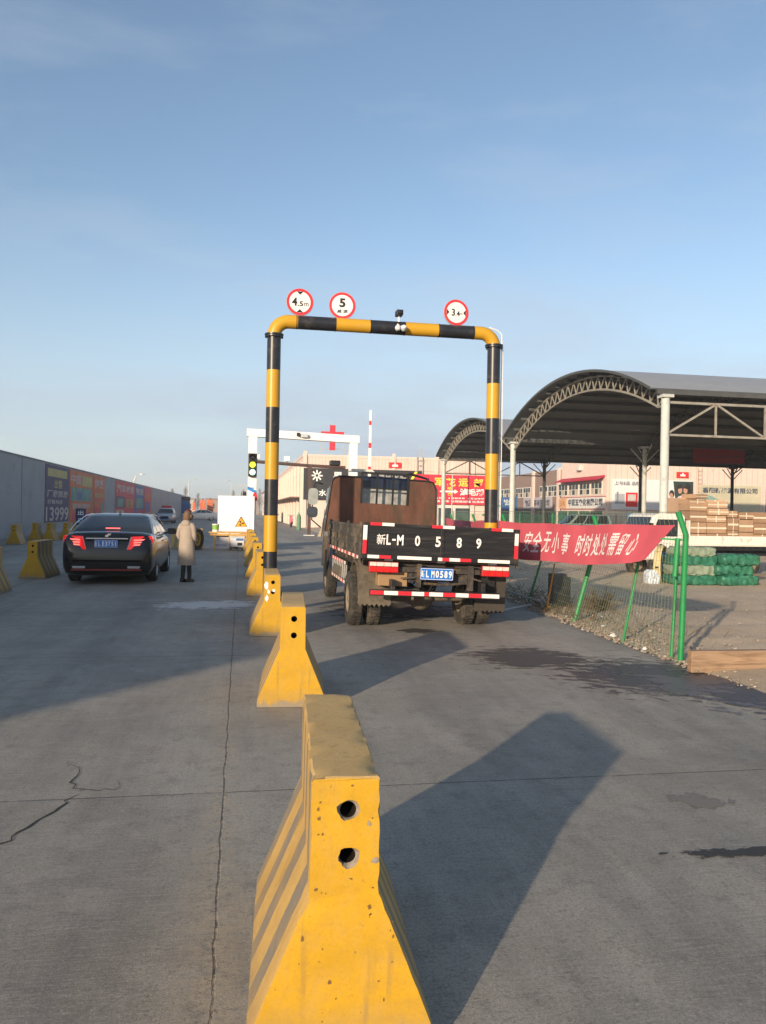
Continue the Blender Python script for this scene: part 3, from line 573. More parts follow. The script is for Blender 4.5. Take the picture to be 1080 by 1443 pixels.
ed = [(-hx - .03, 1.3), (-.98, top - .1), (-.93, top - .03), (-.84, top + .005), (-.4, top + .01)]
mb.tube([(a, y0 - .005, b) for a, b in ed], .018, 6); mb.tube([(hx + .05, y0 - .005, 1.3), (1.07, y0 - .005, 2.2), (1.0, y0 - .005, top - .02), (.9, y0 - .005, top + .005), (.5, y0 - .005, top + .01)], .018, 6)
mb.tube([(-1.02, y0 - .02, 1.9), (-1.1, y0, 1.5), (-1.12, y0, 1.2)], .012, 6)
for x in (-.40, -.10, .21, .50): mb.bar((x, y0 - .0, oz0), (x, y0 - .0, top + .10), .035)
mb.bar((-.42, y0, top + .10), (.52, y0, top + .10), .04); mb.bar((-.42, y0, 2.17), (.52, y0, 2.17), .025); mb.build('headboard_frame', blackp, TR)
cabm = M('cab_blue', (.012, .02, .045), .3, var=.2, vs=2, dirt=(.05, .05, .05), da=.2, coat=.3)
mb = MB(HS); rings = []
for y, hw, zt in ((BL + .25, .86, 2.36), (BL + .3, .92, 2.40), (BL + .9, .93, 2.42), (BL + 1.5, .92, 2.34), (BL + 1.8, .91, 2.0), (BL + 1.95, .90, 1.5), (BL + 1.98, .88, .6)):
    r = .12; rings.append([(hw * sx * (1 if q else .96), y, z) for sx, z, q in ((-1, .55, 1), (-1, 1.3, 1), (-1, 1.7, 1), (-.94, zt - .15, 1), (-.86, zt - .03, 1), (-.6, zt, 1), (0, zt + .015, 1), (.6, zt, 1), (.86, zt - .03, 1), (.94, zt - .15, 1), (1, 1.7, 1), (1, 1.3, 1), (1, .55, 1))])
mb.loft(rings); cab = mb.build('cab', cabm, TR, smooth=35)
mb = MB(HS); mb.prism(rrect(1.16, .36, .06), .02, 0, T(.05, BL + .24, 2.0) @ FY); mb.build('rear_window', M('cab_window', (.28, .29, .28), .15, var=.5, vs=6, spec=.7), cab)
mb = MB(HS)
for s in (-1, 1): mb.add([(s * .935, BL + .5, 1.55), (s * .935, BL + 1.5, 1.55), (s * .92, BL + 1.35, 2.15), (s * .90, BL + .5, 2.2)], [(0, 1, 2, 3)])
mb.build('side_window', glassd, cab)
mb = MB(HS); mb.loft([[(x, y, z) for x, z in ((-.62, top + .13), (-.1, top + .13), (-.16, top + .185), (-.55, top + .185))] for y in (BL + .35, BL + .6)]); mb.build('roof_light', M('pale_plastic', (.6, .62, .55), .4), cab)
mb = MB(HS); mb.tube([(1.02, BL + .3, 1.7), (.95, BL + .3, 2.42), (.6, BL + .3, 2.5), (.45, BL + .3, 2.45)], .03, 8); mb.build('intake_pipe', blackp, cab)
for zc, hh, ww, m_ in ((1.98, .34, .20, M('mirror_back_grey', (.30, .33, .32), .3, var=.3, vs=3)), (1.66, .22, .22, M('mirror_back_dark', (.05, .06, .08), .2, var=.4, vs=9))):
    mb = MB(HS); mb.loft([[(-1.20 + a * k, BL + 1.35 + dy, zc + b * k) for a, b in rrect(ww, hh, .07)] for dy, k in ((0, 1), (.05, .95), (.09, .6))]); mi_ = mb.build('side_mirror', m_, cab, smooth=40)
mb = MB(HS); mb.tube([(-1.0, BL + 1.5, 2.25), (-1.16, BL + 1.42, 2.28), (-1.2, BL + 1.41, 2.0), (-1.2, BL + 1.41, 1.5), (-1.0, BL + 1.5, 1.35)], .014, 6); mb.build('mirror_arm', blackp, cab)
mb = MB(RO)
for s in (-1, 1):
    mb.box(s * .40 - .03, s * .40 + .03, .1, BL + 1.8, .68, .88)
for y in (.12, 1.2, 2.4, 3.6): mb.box(-.37, .37, y, y + .07, .70, .86)
mb.box(-.6, .6, .05, .1, .83, .9); mb.box(-.32, -.26, .02, .08, .62, .95); mb.box(.42, .5, .02, .08, .6, .95); mb.bar((-.3, .04, .76), (-.55, .04, .74), .02); mb.bar((.45, .04, .78), (.62, .04, .74), .02); mb.tube([(-.3, .1, .68), (.1, .12, .66), (.45, .1, .7)], .02, 8)
mb.build('chassis', M('chassis_dirty', (.045, .04, .036), .8, var=.5, vs=9, dirt=(.17, .11, .06), da=.4), TR)
mb = MB(RO); mb.box(-.86, -.44, .10, .5, .62, .90); mb.build('tool_box', M('tan_box', (.30, .19, .10), .7, var=.2, vs=2), TR, bev=.01)
mb = MB(RO); mb.box(.5, .9, .25, .5, .5, .9); mb.build('battery_box', M('box_black', (.012, .012, .012), .8), TR, bev=.01)
for s in (-1, 1):                                              # mudguards with ragged flaps
    mb = MB(RO); xa, xb = (-1.1, -.62) if s < 0 else (.62, 1.08)
    mb.loft([[(x, .85 + .50 * cos(R(a)), .42 + .50 * sin(R(a))) for x in (xa, xb)] + [(x, .85 + .48 * cos(R(a)), .42 + .48 * sin(R(a))) for x in (xb, xa)] for a in range(10, 171, 16)])
    fl = [(xa + .0, .92), (xb, .92)]; k = 14; zl = .30 if s < 0 else .26
    bot = [(xb - (xb - xa) * i / k, zl + (.0 if i % 2 else .035) + random.uniform(0, .012)) for i in range(k + 1)]
    mb.loft([[(x, yy, z) for x, z in fl + bot] for yy in (.30, .315)]); mb.build('mudguard', mud if s < 0 else M('mud_dark', (.05, .043, .036), .9, var=.3), TR)
mb = MB(RO); mb.box(-1.0, .87, -.09, -.03, .50, .585); mb.box(-.7, -.64, -.06, .12, .5, .72); mb.box(.6, .66, -.06, .12, .5, .72); bpz = mb.build('bumper_bar', tblk, TR, bev=.004)
mb = MB(RO); xs_ = [-.99, -.80, -.60, -.41, -.23, -.16, .04, .22, .41, .60, .72, .86]
for i in range(len(xs_) - 1): mb.box(xs_[i], xs_[i + 1] - .004, -.096, -.088, .515, .57, 1 if i in (0, 2, 4, 6, 8, 9) and i != 9 or i == 9 and False else 0)
build_each(mb, 'reflective_strip', [rw, rr_], bpz)
for x0, x1 in ((-1.02, -.60), (.60, 1.01)):
    mb = MB(RO); mb.box(x0, x1, -.045, .02, .815, .965); tl = mb.build('tail_light', M('lamp_housing', (.25, .02, .02), .4), TR, bev=.008)
    mb = MB(RO); ww = (x1 - x0 - .02) / 4
    for k in range(4): mb.box(x0 + .01 + k * ww, x0 + .01 + (k + 1) * ww - .006, -.06, -.046, .905, .958)
    mb.build('clear_lens', M('clear_lens', (.72, .58, .52), .15, var=.2, vs=30, spec=.8), tl, bev=.003)
    mb = MB(RO)
    for k in range(4): mb.box(x0 + .01 + k * ww, x0 + .01 + (k + 1) * ww - .004, -.058, -.046, .825, .895)
    mb.build('red_lens', M('red_lens', (.62, .015, .015), .12, var=.15, vs=20, spec=.8), tl, bev=.003)
def plate(par, X, s, wd=.44, ht=.14, bord=True):
    mb = MB(X); mb.prism(rrect(wd, ht, .012), .006); o = mb.build('number_plate', M('plate_blue', (.015, .16, .55), .35, var=.12, vs=8), par)
    mb = MB(X); a, b = rrect(wd * .98, ht * .93, .01), rrect(wd * .955, ht * .86, .008); n = len(a)
    mb.add([(p[0], p[1], .002) for p in a] + [(p[0], p[1], .002) for p in b], [(k, (k + 1) % n, n + (k + 1) % n, n + k) for k in range(n)])
    text(mb, s[0], -wd * .415, 0, wd * .11, ht * .58, 0, I4, .03, .003); text(mb, s[1], -wd * .285, 0, wd * .085, ht * .58, 0, I4, .03, .003)
    for i, ch in enumerate(s[2:]): text(mb, ch, -wd * .12 + i * wd * .132, 0, wd * (.095 if ch != '1' else .035), ht * .60, 0, I4, .03, .003)
    mb.build('plate_lettering', white, o); return o
plate(TR, RO @ T(-.05, -.03, .82) @ FY, '新LM0589', .475, .165)
def wheel(par, X, r, w, rimr, hubm, name='wheel', both=False):
    mb = MB(X)   # axis along local x, outer side at -x
    prof = [(rimr, 0), (r * .9, 0), (r * .975, w * .08), (r, w * .2), (r, w * .8), (r * .975, w * .92), (r * .9, w), (rimr, w)]
    mb.lathe(prof, 36, 0, RY(90) @ T(0, 0, -w / 2), cap=False)
    for k in range(36):
        a = 2 * pi * k / 36
        for q in (-1, 1): mb.box(-.012 + q * w * .2 - .02, .012 + q * w * .2 + .02, -r * .035, r * .035, r - .002, r + .009, 0, Matrix.Rotation(a + q * .06, 4, 'X'))
    wo = mb.build(name, rubber, par, smooth=40)
    mb = MB(X); mb.lathe([(rimr, -w / 2 + .01), (rimr * .93, -w / 2 + .02), (rimr * .85, -w / 2 + .07), (rimr * .45, -w / 2 + .09), (rimr * .4, -w / 2 + .03), (rimr * .25, -w / 2 + .01), (.01, -w / 2 + .01)], 28, 0, RY(90), cap=False)
    mb.lathe([(rimr, w / 2 - .01), (rimr * .9, w / 2 - .06), (.01, w / 2 - .06)], 28, 0, RY(90), cap=False)
    for k in range(6): mb.lathe([(.016, -w / 2 + .06), (.016, -w / 2 + .1)], 6, 0, Matrix.Rotation(k * pi / 3, 4, 'X') @ T(0, rimr * .62, 0) @ RY(90))
    mb.build('rim', hubm, wo, smooth=40); return wo
rimm = M('muddy_rim', (.20, .165, .12), .8, var=.3, vs=9, bump=.3)
for x in (-1.06, -.79, .60, .83): wheel(TR, T(x + (-.02 if x < 0 else .02), .87, .395) @ (RZ(180) if x > 0 else I4), .395, .2, .22, rimm)
wheel(TR, T(-1.0, BL + .62, .39), .39, .2, .22, rimm); wheel(TR, T(.98, BL + .62, .39) @ RZ(180), .39, .2, .22, rimm)
mb = MB(); mb.tube([(-.9, .87, .4), (.9, .87, .4)], .06, 12); mb.lathe([(.05, -.16), (.15, -.1), (.19, 0), (.15, .1), (.05, .16)], 20, 0, T(-.05, .85, .4) @ RX(90)); mb.tube([(-.9, BL + .62, .38), (.9, BL + .62, .38)], .05, 8); mb.tube([(-.05, 1, .42), (0, 3.6, .7)], .045, 8); mb.build('axle', mud, TR, smooth=40)
mb = MB(RO); random.seed(3)
for i in range(12):
    x = random.uniform(-.6, .7); z = random.uniform(.62, .9); mb.tube([(x, .1, z), (x + random.uniform(-.1, .1), .25, z - random.uniform(.05, .16)), (x + random.uniform(-.25, .25), .4, z - random.uniform(0, .1)), (x + random.uniform(-.3, .3), .7, z)], random.choice((.008, .012, .018)), 6)
for i in range(9): a = -1.05; y = 1.4 + i * .28; mb.box(a, a + random.uniform(.08, .3), y, y + random.uniform(.05, .2), random.uniform(.6, .75), random.uniform(.8, .95))
build_each(mb, 'hose', M('hose_grimy', (.03, .028, .025), .7, var=.4), TR)
mb = MB(RO)
for i in range(6): mb.loft([[(x, y, .56 + .06 * ((y - .87) / .6) ** 2 + i * .016 - .05) for x in (sx * .47 - .03, sx * .47 + .03)] + [(x, y, .57 + .06 * ((y - .87) / .6) ** 2 + i * .016 - .05) for x in (sx * .47 + .03, sx * .47 - .03)] for sx in (-1,) for y in [.2 + .13 * k for k in range(10)]])
mb.build('leaf_spring', darksteel, TR)
mb = MB(RO)                                                   # side guard
for z in (.50, .80): mb.box(-1.13, -1.10, 1.55, 3.5, z, z + .06, 0)
for k in range(9): mb.box(-1.12, -1.105, 1.6 + k * .23, 1.63 + k * .23, .5, .84, 1)
sg = mb.build('side_guard', [tblk, steel], TR); mb = MB(RO)
for z in (.505, .805):
    for k in range(12): mb.box(-1.136, -1.131, 1.6 + k * .155, 1.6 + k * .155 + .15, z, z + .05, k % 2)
build_each(mb, 'reflective_strip', [rw, rr_], sg)
mb = MB(RO); mb.tube([(-.95, 2.2, .62), (-.95, 3.2, .62)], .2, 20); mb.build('fuel_tank', mud, TR, smooth=40)
mb = MB(RO); mb.box(-1.16, -1.12, BL + .25, BL + .33, .38, .9); mb.box(-1.0, -.7, BL + .15, BL + .17, .3, .75); mb.build('front_flap', tblk, TR)
# ------------------------------------------------------------------ cars
def car(name, loc, rz, label, cat, paint, kind='sedan', detail=True, scale=1., flip=False, group=None):
    C = empty(name, loc, label, cat, group, rz); C.scale = (scale,) * 3
    suv = kind == 'suv'; van = kind == 'van'
    hgt = {'sedan': 1.49, 'suv': 1.68, 'van': 1.80}[kind]; HW = .93
    if kind == 'sedan': st = [(-2.48, .70, .36, .62, .66), (-2.46, .80, .30, .72, .76), (-2.40, .87, .24, .86, .93), (-2.33, .895, .20, .96, 1.05), (-2.22, .905, .20, 1.0, 1.09), (-1.9, .92, .20, 1.0, 1.11), (-1.4, HW, .2, .98, 1.08), (0, HW, .2, .95, 1.0), (1.0, HW, .2, .92, .99), (1.7, .91, .2, .85, .90), (2.2, .86, .22, .74, .78), (2.4, .74, .26, .62, .66), (2.46, .60, .32, .5, .54)]
    elif suv: st = [(-2.25, .78, .40, .72, .76), (-2.22, .87, .3, .95, 1.0), (-2.12, .9, .26, 1.02, 1.08), (-1.4, HW, .26, 1.04, 1.08), (0, HW, .26, 1.02, 1.06), (1.0, HW, .26, .99, 1.04), (1.8, .91, .26, .93, .98), (2.2, .85, .28, .8, .85), (2.3, .7, .34, .66, .7)]
    else: st = [(-2.1, .76, .36, .8, .85), (-2.08, .82, .3, .95, 1.0), (-1.4, .85, .26, 1.0, 1.03), (0, .85, .26, .98, 1.02), (1.3, .85, .26, .95, 1.0), (1.85, .82, .28, .85, .9), (2.0, .72, .34, .6, .65)]
    rings = []
    for y, hw, zb_, zs, zt in st:
        h = [(0, zb_), (.75 * hw, zb_), (.93 * hw, zb_ + .04), (.985 * hw, zb_ + .16), (hw, (zb_ + zs) / 2), (.992 * hw, zs - .12), (.965 * hw, zs - .02), (.90 * hw, zs + (zt - zs) * .55), (.74 * hw, zt - .012), (.4 * hw, zt), (0, zt + .004)]
        rings.append([(x, y, z) for x, z in h] + [(-x, y, z) for x, z in reversed(h[1:-1])])
    mb = MB(); mb.loft(rings); body = mb.build('body', paint, C, smooth=50)
    wy = (-1.42, 1.42) if not van else (-1.25, 1.3); wr = .335 if kind == 'sedan' else .35
    cs = []
    for y in wy:
        for s in (-1, 1):
            q = MB(); q.lathe([(wr + .06, -.16), (wr + .06, .3)], 28, 0, T(s * .86, y, wr) @ RY(90 * s)); cs.append(q.build('cut', blackp))
    boolcut(body, cs); body.data.polygons.foreach_set('use_smooth', [True] * len(body.data.polygons)); body.data.set_sharp_from_angle(angle=R(40))
    # greenhouse: rounded rectangles stacked
    if kind == 'sedan': lay = [(1.0, -1.97, 1.33, .86), (1.12, -1.80, 1.05, .82), (1.3, -1.32, .62, .73), (1.42, -.98, .30, .65), (1.465, -.75, .12, .57), (1.485, -.45, -.1, .40)]
    elif suv: lay = [(1.04, -2.12, 1.25, .88), (1.2, -2.08, .95, .84), (1.45, -1.98, .55, .76), (1.6, -1.85, .3, .70), (1.655, -1.6, .15, .6), (1.68, -1.2, 0, .45)]
    else: lay = [(1.0, -2.05, 1.75, .82), (1.2, -2.03, 1.5, .80), (1.5, -1.98, 1.15, .74), (1.7, -1.9, .95, .68), (1.76, -1.75, .8, .6), (1.79, -1.4, .6, .45)]
    def ring(l, off=0., n=4):
        z, a, b, hw = l; r = .16 if z < hgt - .12 else .12; P = []
        for sx, sy, a0 in ((1, 1, 0), (-1, 1, 90), (-1, -1, 180), (1, -1, 270)):
            for i in range(n + 1):
                t = R(a0 + 90 * i / n); cx = sx * (hw - r); cy = (b - r) if sy > 0 else (a + r)
                P.append((cx + (r + off) * cos(t), cy + (r + off) * sin(t) + (-.05 if sy < 0 else .06) * (1 - (abs(cx + r * cos(t)) / hw) ** 2) * 0, z))
        return P
    mb = MB(); mb.loft([ring(l) for l in lay]); mb.build('cabin', paint, C, smooth=35)
    n = 5
    def lerp(t):
        t *= 3; i = min(2, int(t)); u = t - i; return tuple(lay[i][k] * (1 - u) + lay[i + 1][k] * u for k in range(4))
    ts = [.13, .33, .5, .66, .83, .97]
    def panel(pname, i0, i1, m_, ta=None, split=None, parent=None):
        mb = MB(); rg = []
        for t in (ta or ts):
            q = ring(lerp(t), .006); m0 = [q[k % 20] for k in range(i0, i1 + 1)]
            if split:
                A, B_ = Vector(q[i0 % 20]), Vector(q[i1 % 20]); m0 = [tuple(A.lerp(B_, u)) for u in split]
            rg.append(m0)
        mb.loft(rg, cap=False, closed=False); return mb.build(pname, m_, parent or C, smooth=40)
    panel('rear_window', 11, 18, glassd); panel('windscreen', 1, 8, glassd)
    for i0, i1, nm in ((19, 20, 'r'), (9, 10, 'l')):
        for a, b in ((.05, .32), (.35, .64), (.67, .95)): panel('side_window', i0, i1, glassd, split=[a, (a + b) / 2, b])
    if detail:
        mb = MB()
        for s in (-1, 1): 
            for a, b in ((.04, .06), ):
                pass
        chrome = M('chrome', (.7, .7, .7), .12, 1)
    hub = M('alloy', (.42, .42, .43), .3, .8)
    for y in wy:
        for s in (-1, 1): wheel(C, T(s * (HW - .12 if not van else .73), y, wr) @ (RZ(180) if s > 0 else I4), wr, .22, .23, hub)
    mb = MB(); mb.box(-.8, .8, -2.1, 2.1, .17, .3); mb.build('underbody', blackp, C)
    for s in (-1, 1):
        mb = MB(); mb.loft([[(s * (HW - .02 + a), .78 + dy, 1.03 + b) for a, b in rrect(.02, .02, .005, 2)] for dy in (-.02, .02)])
        mb.loft([[(s * (HW + .11) + a * k, .78 + dy, 1.05 + b * k) for a, b in rrect(.22, .15, .05, 3)] for dy, k in ((-.06, 1), (.0, .98), (.07, .6))]); mb.bar((s * .85, .78, 1.0), (s * (HW + .1), .78, 1.02), .05); mb.build('wing_mirror', paint, C, smooth=40)
    if suv or van or flip:   # seen from the front
        L = 2.46 if kind == 'sedan' else (2.3 if suv else 2.0)
        for s in (-1, 1):
            mb = MB(); mb.loft([[(s * x, L - .1 - (x - .5) * .35 + dy, z) for x, z in ((.5, .70), (.84, .74), (.86, .84), (.5, .80))] for dy in (-.1, .07)]); mb.build('headlight', M('headlamp', (.75, .78, .8), .1, var=.1), C)
        mb = MB(); mb.box(-.45, .45, L - .12, L - .0, .42, .78); mb.build('grille', blackp, C, bev=.02)
        mb = MB(); mb.prism(rect(.44, .14), .01, 0, T(0, L + .02, .48) @ RZ(180) @ FY); mb.build('number_plate', M('plate_blue', (0, 0, 0)), C)
    return C
black_car = M('car_black', (.004, .004, .005), .25, var=.2, vs=2, spec=.35, coat=.45, dirt=(.015, .014, .012), da=.1)
CAR = car('parked_car', (-2.82, 20.45, 0), 0, 'black sedan seen from behind with lit red tail lamps, left of the walking woman', 'car', black_car, scale=1.035)
red_on = M('tail_lamp_lit', (.8, .10, .09), .2, emit=(1, .16, .13, 1.3)); red_off = M('tail_lamp_red', (.5, .012, .012), .15, spec=.8, emit=(1, .01, .012, .35))
chrome = M('chrome', (.7, .7, .7), .12, 1)
for s in (-1, 1):
    mb = MB(); out_ = [(.40, .735), (.87, .765), (.905, .95), (.88, 1.02), (.49, 1.01)]
    yv = lambda x: -2.45 + max(0, abs(x) - .55) ** 2 * 1.3
    mb.loft([[(s * x, yv(x) + dy + (z - .8) * .22, z) for x, z in out_] for dy in (.16, -.025)]); t = mb.build('tail_lamp', red_off, CAR, bev=.01)
    mb = MB()
    for i in range(3): mb.loft([[(s * x, yv(x) + (z - .8) * .22 - .032, z) for x, z in ((.53, .82 + i * .05), (.85, .835 + i * .05))] + [(s * x, yv(x) + (z - .8) * .22 - .032, z) for x, z in ((.85, .865 + i * .05), (.54, .85 + i * .05))]] + [[(s * x, yv(x) + (z - .8) * .22 - .026, z) for x, z in ((.53, .82 + i * .05), (.85, .835 + i * .05), (.85, .865 + i * .05), (.54, .85 + i * .05))]])
    mb.build('lit_strip', red_on, t)
    mb = MB(); mb.tube([(s * .485, -2.46, 1.0), (s * .405, -2.488, .745)], .009, 6); mb.build('lamp_trim', M('lamp_trim_grey', (.45, .4, .4), .5), t)
    mb = MB(); mb.loft([[(s * x, -2.50 + dy, z) for x, z in ((.42, .345), (.66, .345), (.68, .395), (.42, .395))] for dy in (0, .12)]); mb.build('exhaust_tip', chrome, CAR, bev=.005)
mb = MB(); mb.box(-.42, .42, -2.465, -2.43, .955, .98); mb.build('chrome_bar', chrome, CAR, bev=.004)
mb = MB(); mb.prism([(x * .06, y * .05) for x, y in ((-1, -.6), (-.2, -.9), (.4, -.2), (1, .1), (1.1, .9), (.5, .5), (.1, .9), (-.1, .3), (-.7, .1))], .01, 0, T(0, -2.37, 1.035) @ FY); mb.build('emblem', chrome, CAR)
mb = MB(); mb.box(-.15, .15, -1.72, -1.68, 1.155, 1.175); mb.build('brake_light', red_on, CAR)
mb = MB(); mb.box(-.7, .7, -2.495, -2.45, .30, .335); mb.build('rear_trim', M('reflector', (.2, .01, .01), .3), CAR, bev=.004)
mb = MB(); mb.loft([[(x, y, z) for x, z in ((-.02, 1.48), (.02, 1.48), (.01, 1.53), (-.01, 1.53))] for y in (-.75, -.62)]); mb.build('roof_aerial', blackp, CAR)
plate(CAR, T(-.02, -2.455, .86) @ FY, '新LE3751', .46, .155)
for s in (-1, 1):
    mb = MB(); mb.tube([(s * .865, -1.83, 1.10), (s * .80, -1.5, 1.27), (s * .70, -.95, 1.425), (s * .66, -.4, 1.46), (s * .70, .3, 1.43), (s * .80, .9, 1.22)], .010, 6); mb.build('window_trim', chrome, CAR, smooth=60)
    mb = MB()
    for y in (-.35, .55): mb.bar((s * .935, y, .86), (s * .935, y + .2, .87), .02, .03)
    mb.build('door_handle', chrome, CAR)
grey_car = M('car_silver', (.42, .44, .47), .3, .3, coat=.5); white_car = M('car_white', (.75, .74, .70), .3, coat=.5)
car('parked_car', (-8.2, 92, 0), 180, 'pale grey sport utility car facing the camera, far off behind the sedan', 'car', grey_car, 'suv', False, 1.0)
car('parked_car', (-5.8, 118, 0), 100, 'white car crossing the road far away, left of the white cabin', 'car', white_car, 'sedan', False, 1.05, True)
car('parked_car', (4.1, 112, 0), 180, 'white van facing the camera far off, just right of the left striped post', 'van', white_car, 'van', False, 1.0)
# ------------------------------------------------------------------ woman
W = empty('person', (-1.2, 18.7, 0), 'woman in a long beige hooded coat and black boots walking beside the black sedan', 'person', rz=-34)
W.scale = (.90, .92, .985)
skin_m = M('skin', (.55, .33, .24), .55, var=.06); coatm = M('beige_coat', (.33, .275, .225), .85, var=.12, vs=6, bump=.5, bs=9)
def skinned(name, V, E, rad, mat, parent, root=0, sub=2):
    me = bpy.data.meshes.new(name); me.from_pydata(V, E, []); me.materials.append(mat); o = bpy.data.objects.new(name, me); S.collection.objects.link(o); o.parent = parent
    bm = bmesh.new(); bm.from_mesh(me); L = bm.verts.layers.skin.verify(); bm.verts.ensure_lookup_table()
    for i, v in enumerate(bm.verts): v[L].radius = (rad[i], rad[i]); v[L].use_root = i == root
    bm.to_mesh(me); bm.free(); k = o.modifiers.new('skin', 'SKIN'); k.use_smooth_shade = True; s_ = o.modifiers.new('sub', 'SUBSURF'); s_.levels = sub; s_.render_levels = sub; return o
V = [(0, 0, .88), (0, .0, 1.1), (0, 0, 1.3), (0, 0, 1.40), (0, .02, 1.46), (0, .035, 1.53), (0, .035, 1.60)]; rad = [.13, .11, .10, .05, .048, .085, .07]
E_ = [(i, i + 1) for i in range(6)]
def chain(frm, pts, rs):
    b = frm
    for p, r in zip(pts, rs): V.append(p); rad.append(r); E_.append((b, len(V) - 1)); b = len(V) - 1
    return b
chain(0, [(-.08, 0, .78), (-.07, -.02, .46), (-.07, -.05, .10), (-.07, .06, .04)], [.08, .055, .038, .032]); chain(0, [(.08, 0, .78), (.06, .025, .46), (.06, .05, .10), (.06, .14, .04)], [.08, .055, .038, .032])
hands = []
for s in (-1, 1):
    h = chain(2, [(s * .16, 0, 1.33), (s * .235, -.03, 1.08), (s * .19, .14, .97), (s * .17, .19, .95)], [.055, .042, .028, .026]); hands.append((h, s))
for h, s in hands:
    c = Vector(V[h])
    for i, (dx, dz, L_) in enumerate(((.02, .022, .06), (.007, .01, .07), (-.007, -.004, .068), (-.02, -.018, .055))):
        chain(h, [tuple(c + Vector((-s * .01, .03, dz * 1.2))), tuple(c + Vector((-s * .03, .03 + L_ * .5, dz * 1.3))), tuple(c + Vector((-s * .05, .03 + L_ * .8, dz * 1.2 - .01)))], [.010, .009, .008])
    chain(h, [tuple(c + Vector((-s * .03, .01, .03))), tuple(c + Vector((-s * .05, .035, .035)))], [.011, .009])
body = skinned('body', V, E_, rad, skin_m, W)
def ell(cx, cy, z, rx, ry, n=20, ph=0, wob=0.): return [(cx + rx * (1 + wob * sin(5 * a + ph)) * cos(a), cy + ry * (1 + wob * sin(5 * a + ph)) * sin(a), z) for a in [2 * pi * k / n for k in range(n)]]
mb = MB(); mb.loft([ell(.0, .0, .40, .235, .19, 20, 0, .055), ell(0, 0, .62, .225, .185, 20, .5, .045), ell(0, 0, .85, .205, .17, 20, 1, .03), ell(0, 0, 1.02, .19, .155), ell(0, 0, 1.2, .195, .145), ell(0, 0, 1.32, .195, .125), ell(0, 0, 1.38, .14, .11), ell(0, .0, 1.42, .08, .08), ell(0, .01, 1.45, .06, .065)])
for s in (-1, 1): mb.tube([(s * .15, 0, 1.33), (s * .205, -.01, 1.26), (s * .25, -.03, 1.08), (s * .245, .0, 1.03), (s * .20, .12, .98)], [.068, .066, .058, .055, .047], 12)
coat = mb.build('coat', coatm, W, smooth=60)
mb = MB(); mb.loft([ell(0, -.05, 1.27, .10, .05), ell(0, -.075, 1.32, .14, .07), ell(0, -.06, 1.38, .13, .09), ell(0, -.03, 1.43, .085, .075), ell(0, -.02, 1.45, .06, .06)]); mb.build('hood', coatm, coat, smooth=60)
bootm = M('black_leather', (.012, .012, .013), .45)
for x, dy in ((-.07, -.05), (.06, .05)):
    mb = MB(); mb.tube([(x, dy * .2, .60), (x, dy * .5, .40), (x, dy, .18), (x, dy - .01, .07)], [.07, .062, .052, .048], 12); mb.build('legging', bootm, W, smooth=60)
    mb = MB(); mb.loft([[(x + a * k, dy - .03 + yy, .002 + z) for a, z in ((-.045, 0), (.045, 0), (.045, .05 * hh), (.025, .085 * hh), (-.025, .085 * hh), (-.045, .05 * hh))] for yy, k, hh in ((-.045, .7, .9), (-.03, .95, 1.25), (.04, 1, 1.3), (.10, 1, .9), (.17, .9, .7), (.205, .5, .5))]); mb.build('boot', bootm, W, smooth=50)
hairm = M('brown_hair', (.13, .075, .04), .6, var=.3, vs=30, bump=.6, bs=60, stretch=(3, 3, .5))
HC = Vector((0, .035, 1.55)); mb = MB()
def sph(mb, c, rx, ry, rz_, n=20, mi=0, jit=0.):
    rings = []
    for i in range(1, 12):
        t = pi * i / 12; rings.append([(c[0] + rx * sin(t) * cos(2 * pi * k / n) * (1 + jit * sin(k * 2.7 + i)), c[1] + ry * sin(t) * sin(2 * pi * k / n) * (1 + jit * sin(k * 1.9)), c[2] - rz_ * cos(t)) for k in range(n)])
    mb.loft(rings, mi)
sph(mb, (0, .012, 1.545), .105, .105, .125, jit=.03); mb.loft([ell(0, -.03, 1.38, .075, .05, wob=.08), ell(0, -.025, 1.44, .10, .075, wob=.06), ell(0, -.01, 1.5, .11, .10), ell(0, 0, 1.56, .105, .1)]); sph(mb, (.10, .03, 1.52), .05, .06, .06, jit=.06); mb.build('hair', hairm, body, smooth=60)
mb = MB(); sph(mb, (0, .10, 1.50), .0, .0, .0); mb = MB(); mb.loft([ell(0, .122, 1.52, .012, .016, 8), ell(0, .128, 1.50, .015, .018, 8), ell(0, .118, 1.545, .008, .01, 8)]); mb.build('nose', skin_m, body)
mb = MB(); mb.loft([ell(0, .045, 1.625, .085, .075), ell(0, .04, 1.65, .08, .07), ell(0, .03, 1.68, .055, .055), ell(0, .03, 1.688, .02, .02)]); mb.build('beret', M('maroon_wool', (.07, .008, .02), .9), body, smooth=60)
